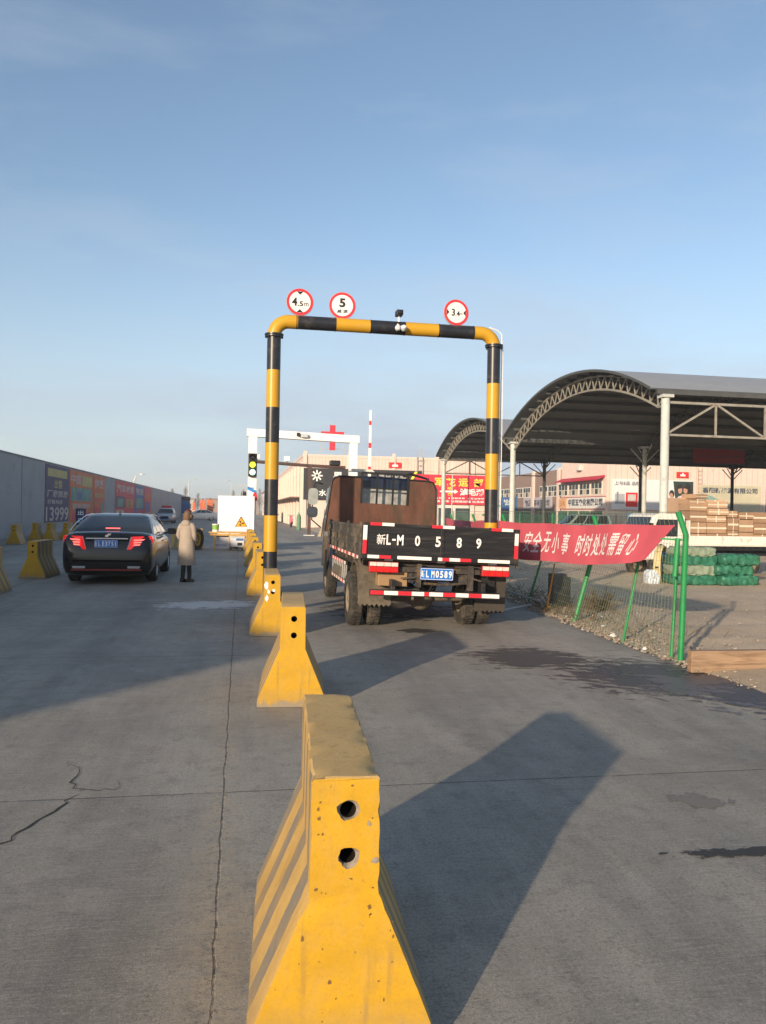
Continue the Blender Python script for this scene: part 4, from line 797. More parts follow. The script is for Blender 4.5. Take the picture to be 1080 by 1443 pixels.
# ------------------------------------------------------------------ scanner gantry, cabin and its clutter
o = empty('white_gantry', (0, 36, 0), 'white square section gantry over the lane behind the striped one', 'gantry')
mb = MB(); mb.box(.28, .66, -.17, .17, 0, 4.93); mb.build('leg', white, o, bev=.01); mb = MB(); mb.box(4.80, 5.16, -.17, .17, 0, 4.78); mb.build('leg', white, o, bev=.01)
mb = MB(); mb.add([(.20, -.19, 4.93), (5.24, -.19, 4.78), (5.24, -.19, 5.12), (.20, -.19, 5.27), (.20, .19, 4.93), (5.24, .19, 4.78), (5.24, .19, 5.12), (.20, .19, 5.27)], [(0, 1, 2, 3), (4, 7, 6, 5), (0, 4, 5, 1), (3, 2, 6, 7), (0, 3, 7, 4), (1, 5, 6, 2)]); mb.build('beam', white, o, bev=.01)
mb = MB(); mb.box(.34, .55, -.19, -.175, 2.62, 2.66); mb.add([(.27, -.19, 2.72), (.66, -.19, 2.52), (.66, -.19, 2.38), (.27, -.19, 2.56)], [(0, 1, 2, 3)]); mb.build('blue_tape', M('tape_blue', (.03, .22, .55), .5), o)
mb = MB(); mb.box(.50, .70, -.26, -.175, 2.08, 2.36); mb.lathe([(.06, 0), (.07, .08)], 12, 0, T(.6, -.22, 2.36)); mb.build('alarm_lamp', red, o, bev=.02)
c = empty('security_camera', (2.55, 35.7, 5.02), 'small camera with a white shield on the white gantry beam', 'camera')
mb = MB(); mb.box(-.16, -.02, -.12, .12, -.02, .12); mb.build('camera_body', blackp, c, bev=.01); mb = MB(); mb.box(.02, .34, -.06, .1, -.08, .08); mb.build('shield', M('grey_plastic', (.45, .47, .5), .4), c, bev=.02)
o = empty('traffic_light', (.47, 35.72, 3.14), 'traffic light with its yellow and bottom lamps lit, on the white gantry leg', 'traffic light')
mb = MB(); mb.box(-.19, .19, -.12, .08, 0, 1.02); mb.build('housing', blackp, o, bev=.03)
for z, cc, nm in ((.84, (.02, .02, .02), None), (.52, (.75, .75, .02), (.85, .9, .05, 1.3)), (.19, (.6, .9, .7), (.55, 1, .7, 1.5))):
    mb = MB(); mb.lathe([(.13, 0), (.12, .03), (.06, .05), (.005, .055)], 24, 0, T(0, -.12, z) @ RX(90)); mb.build('lamp_lens', M('lens_%d' % int(z * 100), cc, .2, emit=nm), o, smooth=60)
    mb = MB(); n = 16; mb.loft([[(.145 * cos(R(a)), -.12 - d, z + .145 * sin(R(a))) for a in range(0, 181, 12)] for d in (0, .16)], cap=False, closed=False); mb.build('visor', blackp, o)
o = empty('control_cabin', (-.2, 35.2, 0), 'white box cabin beside the white gantry leg', 'cabin')
mb = MB(); mb.box(-.78, .78, 0, 1.6, .1, 2.26); mb.build('cabin_shell', M('cabin_white', (.80, .79, .80), .45, var=.03, vs=1), o, bev=.015)
mb = MB(); mb.box(.575, .59, -.008, .0, .55, 1.75); mb.box(-.78, .78, -.01, 0, .1, .16); mb.build('panel_seam', M('seam_grey', (.35, .35, .36), .6), o)
o = empty('wire_cage', (-.22, 35.9, 2.26), 'small wire cage with a black lamp on the cabin roof', 'cage')
mb = MB()
for x in (-.05, .27, .45):
    for y in (0, .35): mb.bar((x, y, 0), (x, y, .5), .02)
for z in (.02, .5):
    for y in (0, .35): mb.bar((-.05, y, z), (.45, y, z), .02)
for k in range(5): mb.bar((-.05 + k * .1, 0, 0), (-.05 + k * .1, 0, .5), .008)
mb.build('cage_frame', steel, o); mb = MB(); mb.lathe([(.1, 0), (.12, .08), (.09, .2)], 16, 0, T(.33, .1, .02)); mb.build('lamp', blackp, o)
o = empty('radiation_sign', (.02, 33.9, .86), 'triangular yellow radiation warning sign in front of the white cabin', 'sign')
mb = MB()
tri = lambda k, cz=.27: [(x * k, cz + (z - .27) * k) for x, z in ((-.26, .09), (.26, .09), (.03, .50), (-.03, .50))]
mb.prism(tri(1), .02, 0, FY); mb.build('sign_edge', blackp, o); mb = MB(); mb.prism(tri(.86, .255), .004, 0, T(0, -.004, 0) @ FY); mb.build('sign_face', M('sign_orange', (.75, .36, .02), .4), o)
mb = MB(); cz = .235
for a0 in (0, 120, 240): mb.poly([(0 + .018 * cos(R(a0)), cz + .018 * sin(R(a0)), .002)] + [(.11 * cos(R(a0 + d)), cz + .11 * sin(R(a0 + d)), .002) for d in (-28, -14, 0, 14, 28)], 0, T(0, -.005, 0) @ FY @ I4)
mb.poly([(.017 * cos(k * .5236), cz + .017 * sin(k * .5236), .004) for k in range(12)], 0, T(0, -.005, 0) @ FY); mb.build('trefoil', blackp, o)
mb = MB(); mb.bar((0, .01, -.06), (0, .01, .12), .02); mb.build('stick', steel, o)
wood_y = M('yellow_wood', (.55, .33, .10), .75, var=.25, vs=6, dirt=(.3, .2, .1), da=.3)
o = empty('wooden_table', (-.35, 33.6, 0), 'yellow painted table of rough boards in front of the white cabin', 'table')
mb = MB(); mb.box(-.95, 1.0, -.05, .75, .68, .74); mb.box(-.9, .95, -.03, 0, .58, .66); mb.build('table_top', wood_y, o, bev=.006)
for x in (-.72, -.12, .55, .93):
    for y in (.0, .65): mb = MB(); mb.box(x, x + .055, y, y + .055, 0, .68); mb.build('leg', wood_y, o)
o = empty('paint_bucket', (-1.02, 33.75, .74), 'green and white bucket on the left end of the yellow table', 'bucket')
mb = MB(); mb.lathe([(.125, 0), (.135, .12)], 20, 1, cap=True); mb.lathe([(.1355, .08), (.145, .28)], 20, 0); mb.lathe([(.145, .28), (.15, .285), (.15, .32), (.01, .32)], 20, 1); mb.build('pail', [M('pail_green', (.22, .42, .08), .5), white], o, smooth=40)
o = empty('storage_bin', (-.12, 33.55, .12), 'white and blue printed bin under the yellow table', 'bin')
mb = MB(); mb.loft([[(x, y, z) for x, y in ((-.3 * k, 0), (.3 * k, 0), (.3 * k, .4), (-.3 * k, .4))] for z, k in ((0, .85), (.4, 1))]); mb.build('bin_body', M('bin_white', (.55, .58, .62), .5, var=.1), o, bev=.02); mb = MB(); mb.box(-.31, .31, -.01, .41, .40, .45); mb.build('lid', M('bin_lid', (.5, .52, .5), .5), o, bev=.01); mb = MB(); mb.box(-.05, .25, -.006, -.001, .26, .36); mb.box(.0, .2, -.006, -.001, .06, .18, 1); mb.build('print', [blu, blackp], o)
o = empty('white_board', (-.82, 33.8, .05), 'pale board leaning under the left of the yellow table', 'board'); mb = MB(); mb.box(-.28, .35, 0, .03, 0, .56); mb.build('panel', M('board_pale', (.5, .5, .54), .6), o); mb = MB(); mb.box(-.2, .25, -.004, -.001, .12, .15); mb.build('print', blu, o)
mb = MB()
for i in range(70): x = random.gauss(0, .3); pebble(mb, x, random.gauss(0, .12), max(.02, .1 - abs(x) * .15), random.uniform(.03, .07), random.choice((0, 0, 1)))
tag(mb.build('rubble_heap', [M('rubble_dark', (.06, .05, .045), .9), M('rubble_pale', (.35, .32, .29), .9)], loc=(.0, 33.2, 0)), 'heap of dark rubble on the ground under the yellow table', 'rubble')
B(-1.55, 33.9, 88, 'yellow barrier turned sideways at the left end of the wooden table', 'yellow barriers around the white cabin'); B(.42, 32.6, 3, 'yellow barrier at the right end of the wooden table', 'yellow barriers around the white cabin')
o = empty('rubber_tyre', (-1.78, 33.3, 0), 'black and yellow tyre standing against the sideways yellow barrier', 'tyre')
mb = MB(); mb.lathe([(.28, -.1), (.42, -.12), (.45, 0), (.42, .12), (.28, .1)], 30, 0, T(0, 0, .45) @ RZ(62) @ RX(90), cap=False); mb.build('tyre_wall', rubber, o, smooth=50)
mb = MB(); mb.lathe([(.2, -.04), (.3, -.06), (.3, .06), (.2, .04)], 30, 0, T(0, 0, .45) @ RZ(62) @ RX(90), cap=False); mb.build('yellow_ring', yel, o)
# boom gate
o = empty('boom_gate', (7.15, 45, 0), 'raised white boom pole with red bands standing past the truck cab', 'boom barrier')
mb = MB(); mb.box(-.2, .2, -.2, .2, 0, 1.05); mb.build('gate_housing', M('housing_orange', (.5, .2, .03), .5), o, bev=.02)
mb = MB(); zs = [.9, 3.9, 4.25, 5.3, 5.6, 6.6, 6.85, 7.45]
for i in range(7): mb.box(-.085 * (1 - .05 * i), .085 * (1 - .05 * i), -.25, -.21, zs[i], zs[i + 1], i % 2)
mb.build('boom_pole', [white, red], o)
# brown T pole
brown = M('brown_paint', (.085, .05, .04), .6, var=.2)
o = empty('camera_pole', (4.55, 54, 0), 'brown square pole with a long cross arm in front of the dark shop sign', 'pole')
mb = MB(); mb.box(-.11, .11, -.11, .11, 0, 4.75); mb.build('pole', brown, o); mb = MB(); mb.tube([(-3.8, -.02, 4.9), (0, 0, 4.72), (2.4, 0, 4.66)], .11, 8); mb.build('cross_arm', brown, o); mb = MB(); mb.box(-.35, .35, -.35, .35, .0, .04); mb.build('base_plate', white, o)
for x, y, z, rz, lb in ((1.0, 54, 4.98, 10, 'white floodlight on the left of the brown cross arm'), (3.0, 54, 4.9, -10, 'white floodlight on the brown cross arm, close to its pole')):
    c = empty('floodlight', (x, y, z), lb, 'floodlight', 'floodlights on the brown cross arm', rz); mb = MB(); mb.box(-.2, .2, -.08, .08, .1, .4); mb.build('lamp_body', white, c, bev=.02); mb = MB(); mb.bar((0, 0, -.1), (0, 0, .12), .05); mb.build('stem', darksteel, c)
c = empty('security_camera', (6.3, 53.9, 4.77), 'black camera box at the right end of the brown cross arm', 'camera'); mb = MB(); mb.box(-.45, .3, -.15, .15, 0, .35); mb.build('camera_body', blackp, c, bev=.08)
# ------------------------------------------------------------------ arched shed
shed = empty('arched_shed', (16.9, 29.9, 0), 'open steel shed with two arched metal roofs on grey columns', 'shed')
SX0 = 16.9; SX1 = 66; EZ = 6.25; RISE = 2.1
colm = M('column_grey', (.46, .48, .46), .6, var=.12, vs=2, dirt=(.3, .28, .24), da=.2)
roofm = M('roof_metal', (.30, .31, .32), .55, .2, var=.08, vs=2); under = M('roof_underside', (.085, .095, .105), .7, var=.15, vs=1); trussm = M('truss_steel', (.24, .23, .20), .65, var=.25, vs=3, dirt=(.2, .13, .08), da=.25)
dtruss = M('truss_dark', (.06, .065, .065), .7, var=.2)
BY = [29.9, 48.3, 65.8]
def arcpt(y0, y1, u, off=0.):   # circular arc through eaves
    c = (y1 - y0) / 2; r = (c * c + RISE * RISE) / (2 * RISE); a = math.asin(c / r); t = -a + 2 * a * u
    return (y0 + c + (r + off) * sin(t) - 29.9, EZ + RISE - r + (r + off) * cos(t) + (.4 * (1 - u) if y0 < 35 else 0))
for b in range(2):
    y0, y1 = BY[b], BY[b + 1]; N = 28; q = []; p = []
    for i in range(N + 1): q.append(arcpt(y0, y1, i / N, .27)); p.append(arcpt(y0, y1, i / N, .21))
    mb = MB(); mb.loft([[(x, a, z) for a, z in q] + [(x, a, z) for a, z in reversed(p)] for x in (-.7, SX1 - SX0)], cap=True)
    # faces: upper = roof, lower = underside
    n = len(q) + len(p)
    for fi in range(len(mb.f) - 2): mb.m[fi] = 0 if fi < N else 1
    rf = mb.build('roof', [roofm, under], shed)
    mb = MB()
    for i in range(0, 15): a, z = arcpt(y0, y1, i / 14, .12); mb.box(-.4, SX1 - SX0, a - .05, a + .05, z - .09, z + .075)
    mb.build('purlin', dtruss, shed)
    for x in range(0, 46, 9):
        mb = MB(); N2 = 26; A = [arcpt(y0, y1, i / N2, .04) for i in range(N2 + 1)]; Bm = [arcpt(y0, y1, (i + .5) / N2, -.62) for i in range(N2)]
        mb.tube([(x, *a) for a in A], .06, 6); mb.tube([(x, *arcpt(y0, y1, 0, -.5))] + [(x, *a) for a in Bm] + [(x, *arcpt(y0, y1, 1, -.5))], .055, 6)
        for i in range(N2): mb.bar((x, *A[i]), (x, *Bm[i]), .045); mb.bar((x, *A[i + 1]), (x, *Bm[i]), .045)
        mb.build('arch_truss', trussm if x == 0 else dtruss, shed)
        if x == 0:
            mb = MB()
            for i in range(N + 1): a, z = arcpt(y0, y1, i / N, .18); mb.v.append(Vector((-.72, a, z))); mb.v.append(Vector((-.72, a, z + .12)))
            mb.f = [(2 * i, 2 * i + 1, 2 * i + 3, 2 * i + 2) for i in range(N)]; mb.m = [0] * N; mb.build('roof_edge', dtruss, shed)
for j, y in enumerate(BY):
    for x in range(0, 46, 9):
        mb = MB(); r = .17 if (j == 0 or x == 0) else .14; yy = y - 29.9
        ez = EZ + (.38 if j == 0 else 0); mb.lathe([(r, 0), (r, ez - .1)], 18, 0, T(x, yy, 0), cap=False); mb.box(x - .24, x + .24, yy - .24, yy + .24, ez - .1, ez + .02)
        for s in (() if x == 0 or j == 0 else (-1, 1)): mb.bar((x + s * .15, yy, EZ - 1.0), (x + s * 1.0, yy, EZ - .15), .06); mb.bar((x, yy + s * .15, EZ - .7), (x, yy + s * .9, EZ + .1), .06)
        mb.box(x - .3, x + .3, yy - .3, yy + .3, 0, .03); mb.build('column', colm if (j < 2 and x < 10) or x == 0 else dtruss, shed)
        mb = MB()
        if (j == 0 and x < 45) or (j == 2 and x == 0):
            zt, zl = (EZ + .1, EZ - 1.22) if j == 0 else (EZ - .05, EZ - 1.2)
            mb.bar((x, yy, zt), (x + 9, yy, zt), .10); mb.bar((x, yy, zl), (x + 9, yy, zl), .09)
            for k in range(4):
                a, b_ = x + k * 2.25, x + (k + 1) * 2.25
                mb.bar((a, yy, zl if k % 2 == 0 else zt), (b_, yy, zt if k % 2 == 0 else zl), .08)
                if k: mb.bar((a, yy, zl), (a, yy, zt), .07)
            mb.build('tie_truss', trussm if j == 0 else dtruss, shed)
mb = MB(); mb.tube([(9, 18.4, 5.0), (3, 9, 6.2), (0, 2, 5.4)], .02, 5); mb.tube([(-.1, 0, 6.3), (8, 12, 5.2), (20, 18, 5.9)], .02, 5); mb.build('cable', blackp, shed)
mb = MB(); mb.box(28.0, 31.6, 46.1, 46.13, 5.15, 6.05, 0, T(.0, 0, 0)); o = mb.build('hanging_banner', M('dark_red_cloth', (.18, .02, .03), .8, var=.2, vs=3)); tag(o, 'dark red banner hanging under the shed roof', 'banner')
# ------------------------------------------------------------------ buildings
winf = M('window_frame_white', (.62, .60, .56), .6); wing = M('window_glass', (.05, .065, .07), .15, var=.5, vs=1.2, spec=.7); curtain = M('curtain', (.42, .36, .28), .8, var=.3, vs=2)
darkb = M('sign_black', (.03, .03, .035), .6, var=.3, vs=2); redb = M('sign_banner_red', (.58, .03, .06), .65, var=.08, vs=2); brownw = M('brown_wall', (.24, .17, .145), .8, var=.08)
A = empty('shop_building', (5.9, 78, 0), 'long pink cream two storey shop building with black signboards facing the camera', 'building')
mb = MB(); mb.box(0, 20.2, 0, 70, 0, 7.0); mb.box(-.05, 20.25, -.05, .35, 6.95, 7.2); mb.box(-.05, .35, .35, 70, 6.95, 7.2)
for x in (.0, 4.4, 8.8, 13.2, 17.0, 19.8): mb.box(x, x + .35, -.14, 0, 0, 7.5)
for y in range(0, 70, 5): mb.box(-.25, 0, y + .15, y + .75, 0, 6.4)
mb.build('wall', cream, A)
mb = MB()
for k in range(60): mb.box(.2 + k * .33, .22 + k * .33, -.015, 0, 5.85, 6.95)
mb.box(0, 20.2, -.03, 0, 5.78, 5.83); mb.build('panel_seam', M('cream_seam', (.42, .31, .25), .8), A)
for y in range(1, 66, 5):
    mb = MB(); mb.box(-.04, 0.0, y + .2, y + 3.4, 4.0, 5.6); wn = mb.build('window', winf, A); mb = MB()
    for k in range(3): mb.box(-.06, -.03, y + .3 + k * 1.05, y + 1.2 + k * 1.05, 4.1, 5.5)
    mb.build('pane', wing, wn)
    mb = MB(); mb.box(-.05, 0, y + .2, y + 3.4, .1, 2.6); mb.build('shutter', M('shutter_pink', (.5, .36, .32), .6, var=.15, vs=4), A)
mb = MB(); mb.box(-1.1, -.02, 1, 66, 2.95, 3.05); mb.build('awning', M('awning_dark', (.22, .15, .13), .7), A)
for x in (4.7, 9.1, 13.5):
    mb = MB(); mb.box(x, x + 3.6, -.06, -.0, .1, 2.5); wn = mb.build('shopfront', winf, A); mb = MB(); mb.box(x + .15, x + 1.6, -.08, -.05, .3, 2.2); mb.box(x + 1.9, x + 3.4, -.08, -.05, .9, 2.2); mb.build('pane', wing, wn)
def signboard(nm, par_loc, w_, h_, base, label, draw, mats, X=FY, dp=.12, cat='sign', group=None):
    o = empty(nm, par_loc, label, cat, group); mb = MB(); mb.prism(rect(w_, h_), dp, 0, X); mb.build('sign_panel', base, o)
    mb = MB(); draw(mb, X); mb.build('sign_lettering', mats, o); return o
def dA(mb, X):
    for a in range(4): mb.add([(-.55, -.07, .006), (.55, -.07, .006), (.55, .07, .006), (-.55, .07, .006)], [(0, 1, 2, 3)], 0, X @ T(-4.25, .82, 0) @ RZ(a * 45))
    text(mb, '果', -2.2, .8, .95, .85, 0, X, .03, .01); text(mb, '园', -.7, .82, .9, .85, 0, X, .03, .01); text(mb, '水果批发超市', -1.9, -.85, 4.3, .65, 0, X, .03, .01)
    text(mb, '精品水果', 3.2, .8, 3.0, .8, 1, X, .03, .01)
signboard('shop_sign', (5.9 + 5.6, 77.84, 4.3), 11.1, 3.1, darkb, 'black shop sign with a white flower emblem and white characters on the cream building', dA, [white, M('grey_letter', (.3, .3, .3), .6)])
def dA2(mb, X): mb.add([(-.3, -.4, .01), (.0, -.4, .01), (.5, .5, .01), (.2, .5, .01)], [(0, 1, 2, 3)], 0, X @ T(1.6, 1.0, 0)); text(mb, '诚信', -.4, .9, 1.2, .6, 1, X, .02, .01)
signboard('shop_sign', (18.2, 77.84, 4.35), 2.2 * 1.9, 3.0, darkb, 'black sign with a slanted yellow mark, left of the red banner sign', dA2, [M('letter_yellow', (.8, .65, .1), .5), M('grey_letter', (0, 0, 0))]) if False else None
def dR(mb, X):
    for i, ch in enumerate('军花运部'): text(mb, ch, (-1.25, -.1, 1.2, 2.8)[i], .74, 1.0, .85, 1, X, .03, .01)
    mb.add([(-.85, -.10, .01), (.3, -.10, .01), (.3, -.28, .01), (-.85, -.28, .01)], [(0, 1, 2, 3)], 0, X); mb.add([(-.85, .05, .01), (-.85, -.43, .01), (-1.25, -.19, .01)], [(0, 1, 2)], 0, X); mb.add([(.3, .05, .01), (.3, -.43, .01), (.68, -.19, .01)], [(0, 1, 2)], 0, X)
    text(mb, '哈', -.2, .12, .45, .36, 1, X, .03, .012); text(mb, '密', -.2, -.48, .45, .36, 1, X, .03, .012); text(mb, '淖毛湖', 2.1, -.22, 2.5, .72, 0, X, .035, .01)
    text(mb, '电话 13899 15299', .7, -.85, 5.4, .2, 0, X, .02, .01); text(mb, '零担 整车 长短途运输 信息部', .7, -1.17, 5.4, .24, 0, X, .02, .01)
signboard('shop_banner', (20.8, 77.7, 4.05), 7.5, 2.95, redb, 'large red shop banner with yellow and white characters and a double arrow', dR, [white, M('letter_yellow', (.85, .62, .08), .5)], cat='banner')
signboard('shop_banner', (16.9, 77.75, 5.35), 1.6, .9, M('sign_black', (0, 0, 0)), 'small dark sign with a yellow stroke above the truck headboard', lambda mb, X: mb.add([(-.35, -.4, .01), (-.05, -.4, .01), (.4, .4, .01), (.1, .4, .01)], [(0, 1, 2, 3)], 0, X @ T(-1.0 * 0, 0, 0)), [M('letter_yellow', (0, 0, 0))])
def dLogo(mb, X): mb.add([(-.3, -.15, .01), (.3, -.15, .01), (.3, .05, .01), (-.3, .05, .01)], [(0, 1, 2, 3)], 0, X); mb.add([(-.12, .05, .01), (.12, .05, .01), (0, .28, .01)], [(0, 1, 2)], 0, X)
signboard('red_emblem', (15.0, 77.85, 6.35), 1.2, .55, red, 'small red emblem plate near the roofline of the cream building', dLogo, [white], group=None)
o = empty('red_cross_sign', (8.87, 79.2, 7.0), 'red cross on a steel scaffold above the shop building roof', 'sign')
mb = MB(); mb.box(-.28, .28, 0, .2, .75, 3.25); mb.box(-1.15, -.28, 0, .2, 2.0, 2.6); mb.box(.28, 1.15, 0, .2, 2.0, 2.6); mb.build('cross', M('cross_red', (.55, .03, .05), .5), o)
mb = MB()
for x in (-1.3, 1.3): mb.bar((x, .3, 0), (x * .75, .3, 2.6), .08)
mb.bar((-1.2, .3, .9), (1.2, .3, .9), .06); mb.bar((-1.1, .3, 2.0), (1.1, .3, 2.0), .06); mb.build('scaffold', steel, o)
o = empty('roof_ladder', (14.9 + 2.6, 77.8, 5.6), 'metal ladder rising over the cream roofline behind the truck', 'ladder')
mb = MB()
for x in (-.28, .28): mb.bar((x, 0, -2.4), (x, 0, 2.6), .06)
for k in range(10): mb.bar((-.28, 0, -2.2 + k * .5), (.28, 0, -2.2 + k * .5), .05)
mb.build('ladder_frame', steel, o)
for x in (7.0, 12.6): 
    pass
# building behind on the right
Bb = empty('depot_building', (37.6, 78, 0), 'cream depot building with billboards seen under the shed roof', 'building')
mb = MB(); mb.box(0, 45, 0, 12, 0, 7.9); mb.box(-.05, 45.05, -.05, .3, 7.9, 8.1); mb.build('wall', cream, Bb)
mb = MB()
for k in range(66): mb.box(.3 + k * .66, .33 + k * .66, -.012, 0, .2, 7.6)
mb.build('panel_seam', M('cream_seam', (0, 0, 0)), Bb)
mb = MB(); mb.box(.3, 45, 12.02, 42, 0, 7.2); mb.build('wing', brownw, Bb)
mb = MB()
for y in (13, 21.5, 30, 38): mb.box(.05, .6, y, y + .6, 0, 7.4)
build_each(mb, 'pilaster', cream, Bb)
for y in list(range(1, 11, 3)) + [14, 17, 23, 26, 31, 34]:
    xx = 0 if y < 12 else .3
    mb = MB(); mb.box(xx - .05, xx, y, y + 2.7, 3.95, 5.35); wn = mb.build('window', winf, Bb); mb = MB()
    for k in range(3): mb.box(xx - .07, xx - .04, y + .12 + k * .87, y + .82 + k * .87, 4.65, 5.25, 0); mb.box(xx - .07, xx - .04, y + .12 + k * .87, y + .82 + k * .87, 4.05, 4.58, (k + y) % 2)
    mb.build('pane', [wing, curtain], wn)
    mb = MB(); mb.box(xx - .06, xx, y, y + 2.7, .1, 2.2); mb.build('shopfront', M('shopfront_green', (.03, .10, .07), .4, var=.4, vs=2), Bb)
mb = MB(); mb.loft([[(x, y, z) for x, z in ((0, 6.0), (-.9, 5.62), (-.9, 5.5), (0, 5.85))] for y in (.4, 11.8)]); mb.build('red_awning', M('awning_red', (.45, .02, .05), .6), Bb)
mb = MB(); mb.box(-.08, 0, .2, 11.8, 3.72, 3.80); mb.box(-.08, 0, .2, 11.8, 2.38, 2.46); mb.build('red_trim', M('trim_red', (.35, .05, .06), .6), Bb)
mb = MB(); mb.box(-.5, -.01, 6.0, 7.0, 6.75, 7.35); mb.lathe([(.22, 0), (.22, .02)], 16, 0, T(-.5, 6.5, 7.05) @ RY(-90)); o = mb.build('air_conditioner', M('ac_white', (.55, .52, .48), .6), Bb)
signboard('shop_sign', (37.5, 83.2, 3.09), 9.4, 1.24, M('sign_pale', (.60, .60, .58), .6), 'pale sign with dark characters reading 中亚五交化有限公司 on the depot side', lambda mb, X: text(mb, '中亚五交化有限公司', 0, .08, 8.9, .82, 0, X, .04, .01), [M('letter_dark', (.03, .05, .09), .6)], FXM)
signboard('shop_sign', (37.5, 89.4, 3.09), 2.3, 1.24, M('sign_tan', (.60, .36, .22), .6), 'short orange brown sign beside the pale characters sign on the depot side', lambda mb, X: text(mb, '五金', 0, 0, 1.5, .7, 0, X, .03, .01), [M('letter_tan', (.45, .2, .1), .6)], FXM)
signboard('shop_sign', (37.8, 98.5, 3.2), 10, 1.5, M('sign_greylilac', (.40, .37, .40), .6), 'long grey sign with dark characters between the two shed columns', lambda mb, X: text(mb, '物资贸易有限公司', 0, 0, 8.6, .9, 0, X, .03, .01), [M('letter_dark', (0, 0, 0))], FXM)
signboard('shop_sign', (37.8, 109.5, 3.2), 7, 1.9, M('sign_blue', (.05, .14, .33), .5), 'blue sign on the depot side, right beside the right striped post', lambda mb, X: text(mb, '轮胎', 0, .2, 4.6, .9, 0, X, .03, .01), [white], FXM)
def dB1(mb, X):
    text(mb, '上与E品 品旺', -2.9, 1.15, 2.9, .42, 0, X, .02, .01)
    mb.add([(x, y, .008) for x, y in [(a - 2.4, b - .55) for a, b in rrect(1.35, 1.5, .12)]], [tuple(range(24))], 1, X); mb.add([(x, y, .012) for x, y in ((-2.85, -.7), (-1.95, -.7), (-1.95, 0), (-2.85, 0))], [(0, 1, 2, 3)], 2, X)
    for x0, x1, y0, y1, mi in ((-4.3, -3.2, -1.0, .05, 3), (-4.1, -3.9, -.9, .25, 4), (-1.6, -.9, -.9, .1, 4)): mb.add([(x0, y0, .006 + mi * .003), (x1, y0, .006 + mi * .003), (x1, y1, .006 + mi * .003), (x0, y1, .006 + mi * .003)], [(0, 1, 2, 3)], mi, X)
    # printed picture of three people, dark green background
    mb.add([(x, y, .006) for x, y in ((2.7, -1.55), (4.6, -1.55), (4.6, 1.5), (2.3, 1.5))], [(0, 1, 2, 3)], 5, X)
    def blob(cx, cy, rx, ry, mi, z): mb.add([(cx + rx * cos(k * .3927), cy + ry * sin(k * .3927), z) for k in range(16)], [tuple(range(16))], mi, X)
    mb.add([(x, y, .010) for x, y in ((1.6, -1.55), (1.9, -.9), (2.5, -.3), (3.1, -.25), (3.2, -1.55))], [(0, 1, 2, 3, 4)], 8, X); mb.add([(x, y, .014) for x, y in ((1.0, -1.55), (2.4, -.9), (2.9, -.1), (3.6, .1), (4.2, -.5), (4.35, -1.55))], [(0, 1, 2, 3, 4, 5)], 9, X)
    blob(2.15, .15, .30, .42, 7, .011); blob(2.1, -.02, .20, .28, 6, .013); blob(3.05, .80, .36, .38, 7, .015); blob(3.1, .55, .24, .36, 6, .016); blob(3.0, .92, .30, .2, 7, .017)
    blob(3.98, .45, .42, .85, 7, .018); blob(3.72, .55, .24, .35, 6, .019); blob(3.85, .92, .32, .2, 7, .020)
signboard('billboard', (42.75, 77.84, 4.0), 9.2, 3.2, M('billboard_white', (.68, .67, .68), .5, var=.03), 'white billboard with red machine picture and three printed people, on the depot front', dB1, [M('letter_dark', (0, 0, 0)), red, pale, M('print_grey', (.35, .37, .4), .6), M('print_grey_dark', (.2, .22, .25), .6), M('print_green', (.03, .05, .045), .6), M('print_skin', (.45, .26, .18), .6), M('print_hair', (.03, .02, .02), .6), M('print_brown', (.16, .05, .04), .6), M('print_pinkwhite', (.62, .52, .55), .6)], cat='billboard')
def dB2(mb, X):
    text(mb, '香阳新能源有限公司', -.05, .95, 6.5, .62, 0, X, .03, .01)
    mb.add([(x, y, .006) for x, y in ((-3.5, -.9), (-3.5, .6), (-2.3, .35), (-.8, -.3), (.6, -1.1), (-1.5, -.9))], [tuple(range(6))], 1, X); mb.add([(x, y, .008) for x, y in ((-3.5, -1.4), (-3.5, -.9), (-1.5, -.9), (.6, -1.2), (.6, -1.4))], [tuple(range(5))], 2, X)
signboard('billboard', (51.75, 77.84, 3.7), 7.2, 3.0, M('billboard_olive', (.48, .45, .33), .6, var=.12, vs=.5), 'olive billboard reading 香阳新能源有限公司 above the loaded truck', dB2, [M('letter_dark', (0, 0, 0)), M('print_teal', (.20, .33, .30), .6, var=.3), M('print_olive', (.25, .24, .12), .6)], cat='billboard')
signboard('billboard', (58.2, 77.84, 3.8), 3.0, 2.9, M('billboard_violet', (.30, .27, .33), .6, var=.3), 'dim violet billboard cut by the right edge of the photo', lambda mb, X: text(mb, '手机', 0, .4, 1.6, .8, 0, X, .03, .01), [M('letter_dark', (0, 0, 0))], cat='billboard')
signboard('red_emblem', (46.15, 77.85, 6.2), 1.35, .62, red, 'small red emblem plate above the people billboard', dLogo, [white])
o = empty('roof_ladder', (48.0 + .1, 77.8, 5.2), 'pale ladder fixed between the two billboards', 'ladder'); mb = MB()
for x in (-.22, .22): mb.bar((x, 0, -3.2), (x, 0, 1.8), .05)
for k in range(11): mb.bar((-.22, 0, -3.0 + k * .45), (.22, 0, -3.0 + k * .45), .045)
mb.build('ladder_frame', M('ladder_pale', (.55, .40, .33), .6), o)
o = empty('red_roof_sign', (20.0, 74.5, 9.1), 'small red sign box showing over the far edge of the shed roof', 'sign'); mb = MB(); mb.box(-.4, .4, -.1, .1, 0, .45); mb.build('sign_box', red, o, bev=.03); mb = MB(); mb.tube([(0, 0, 0), (0, 0, -9)], .05); mb.build('pole', steel, o)
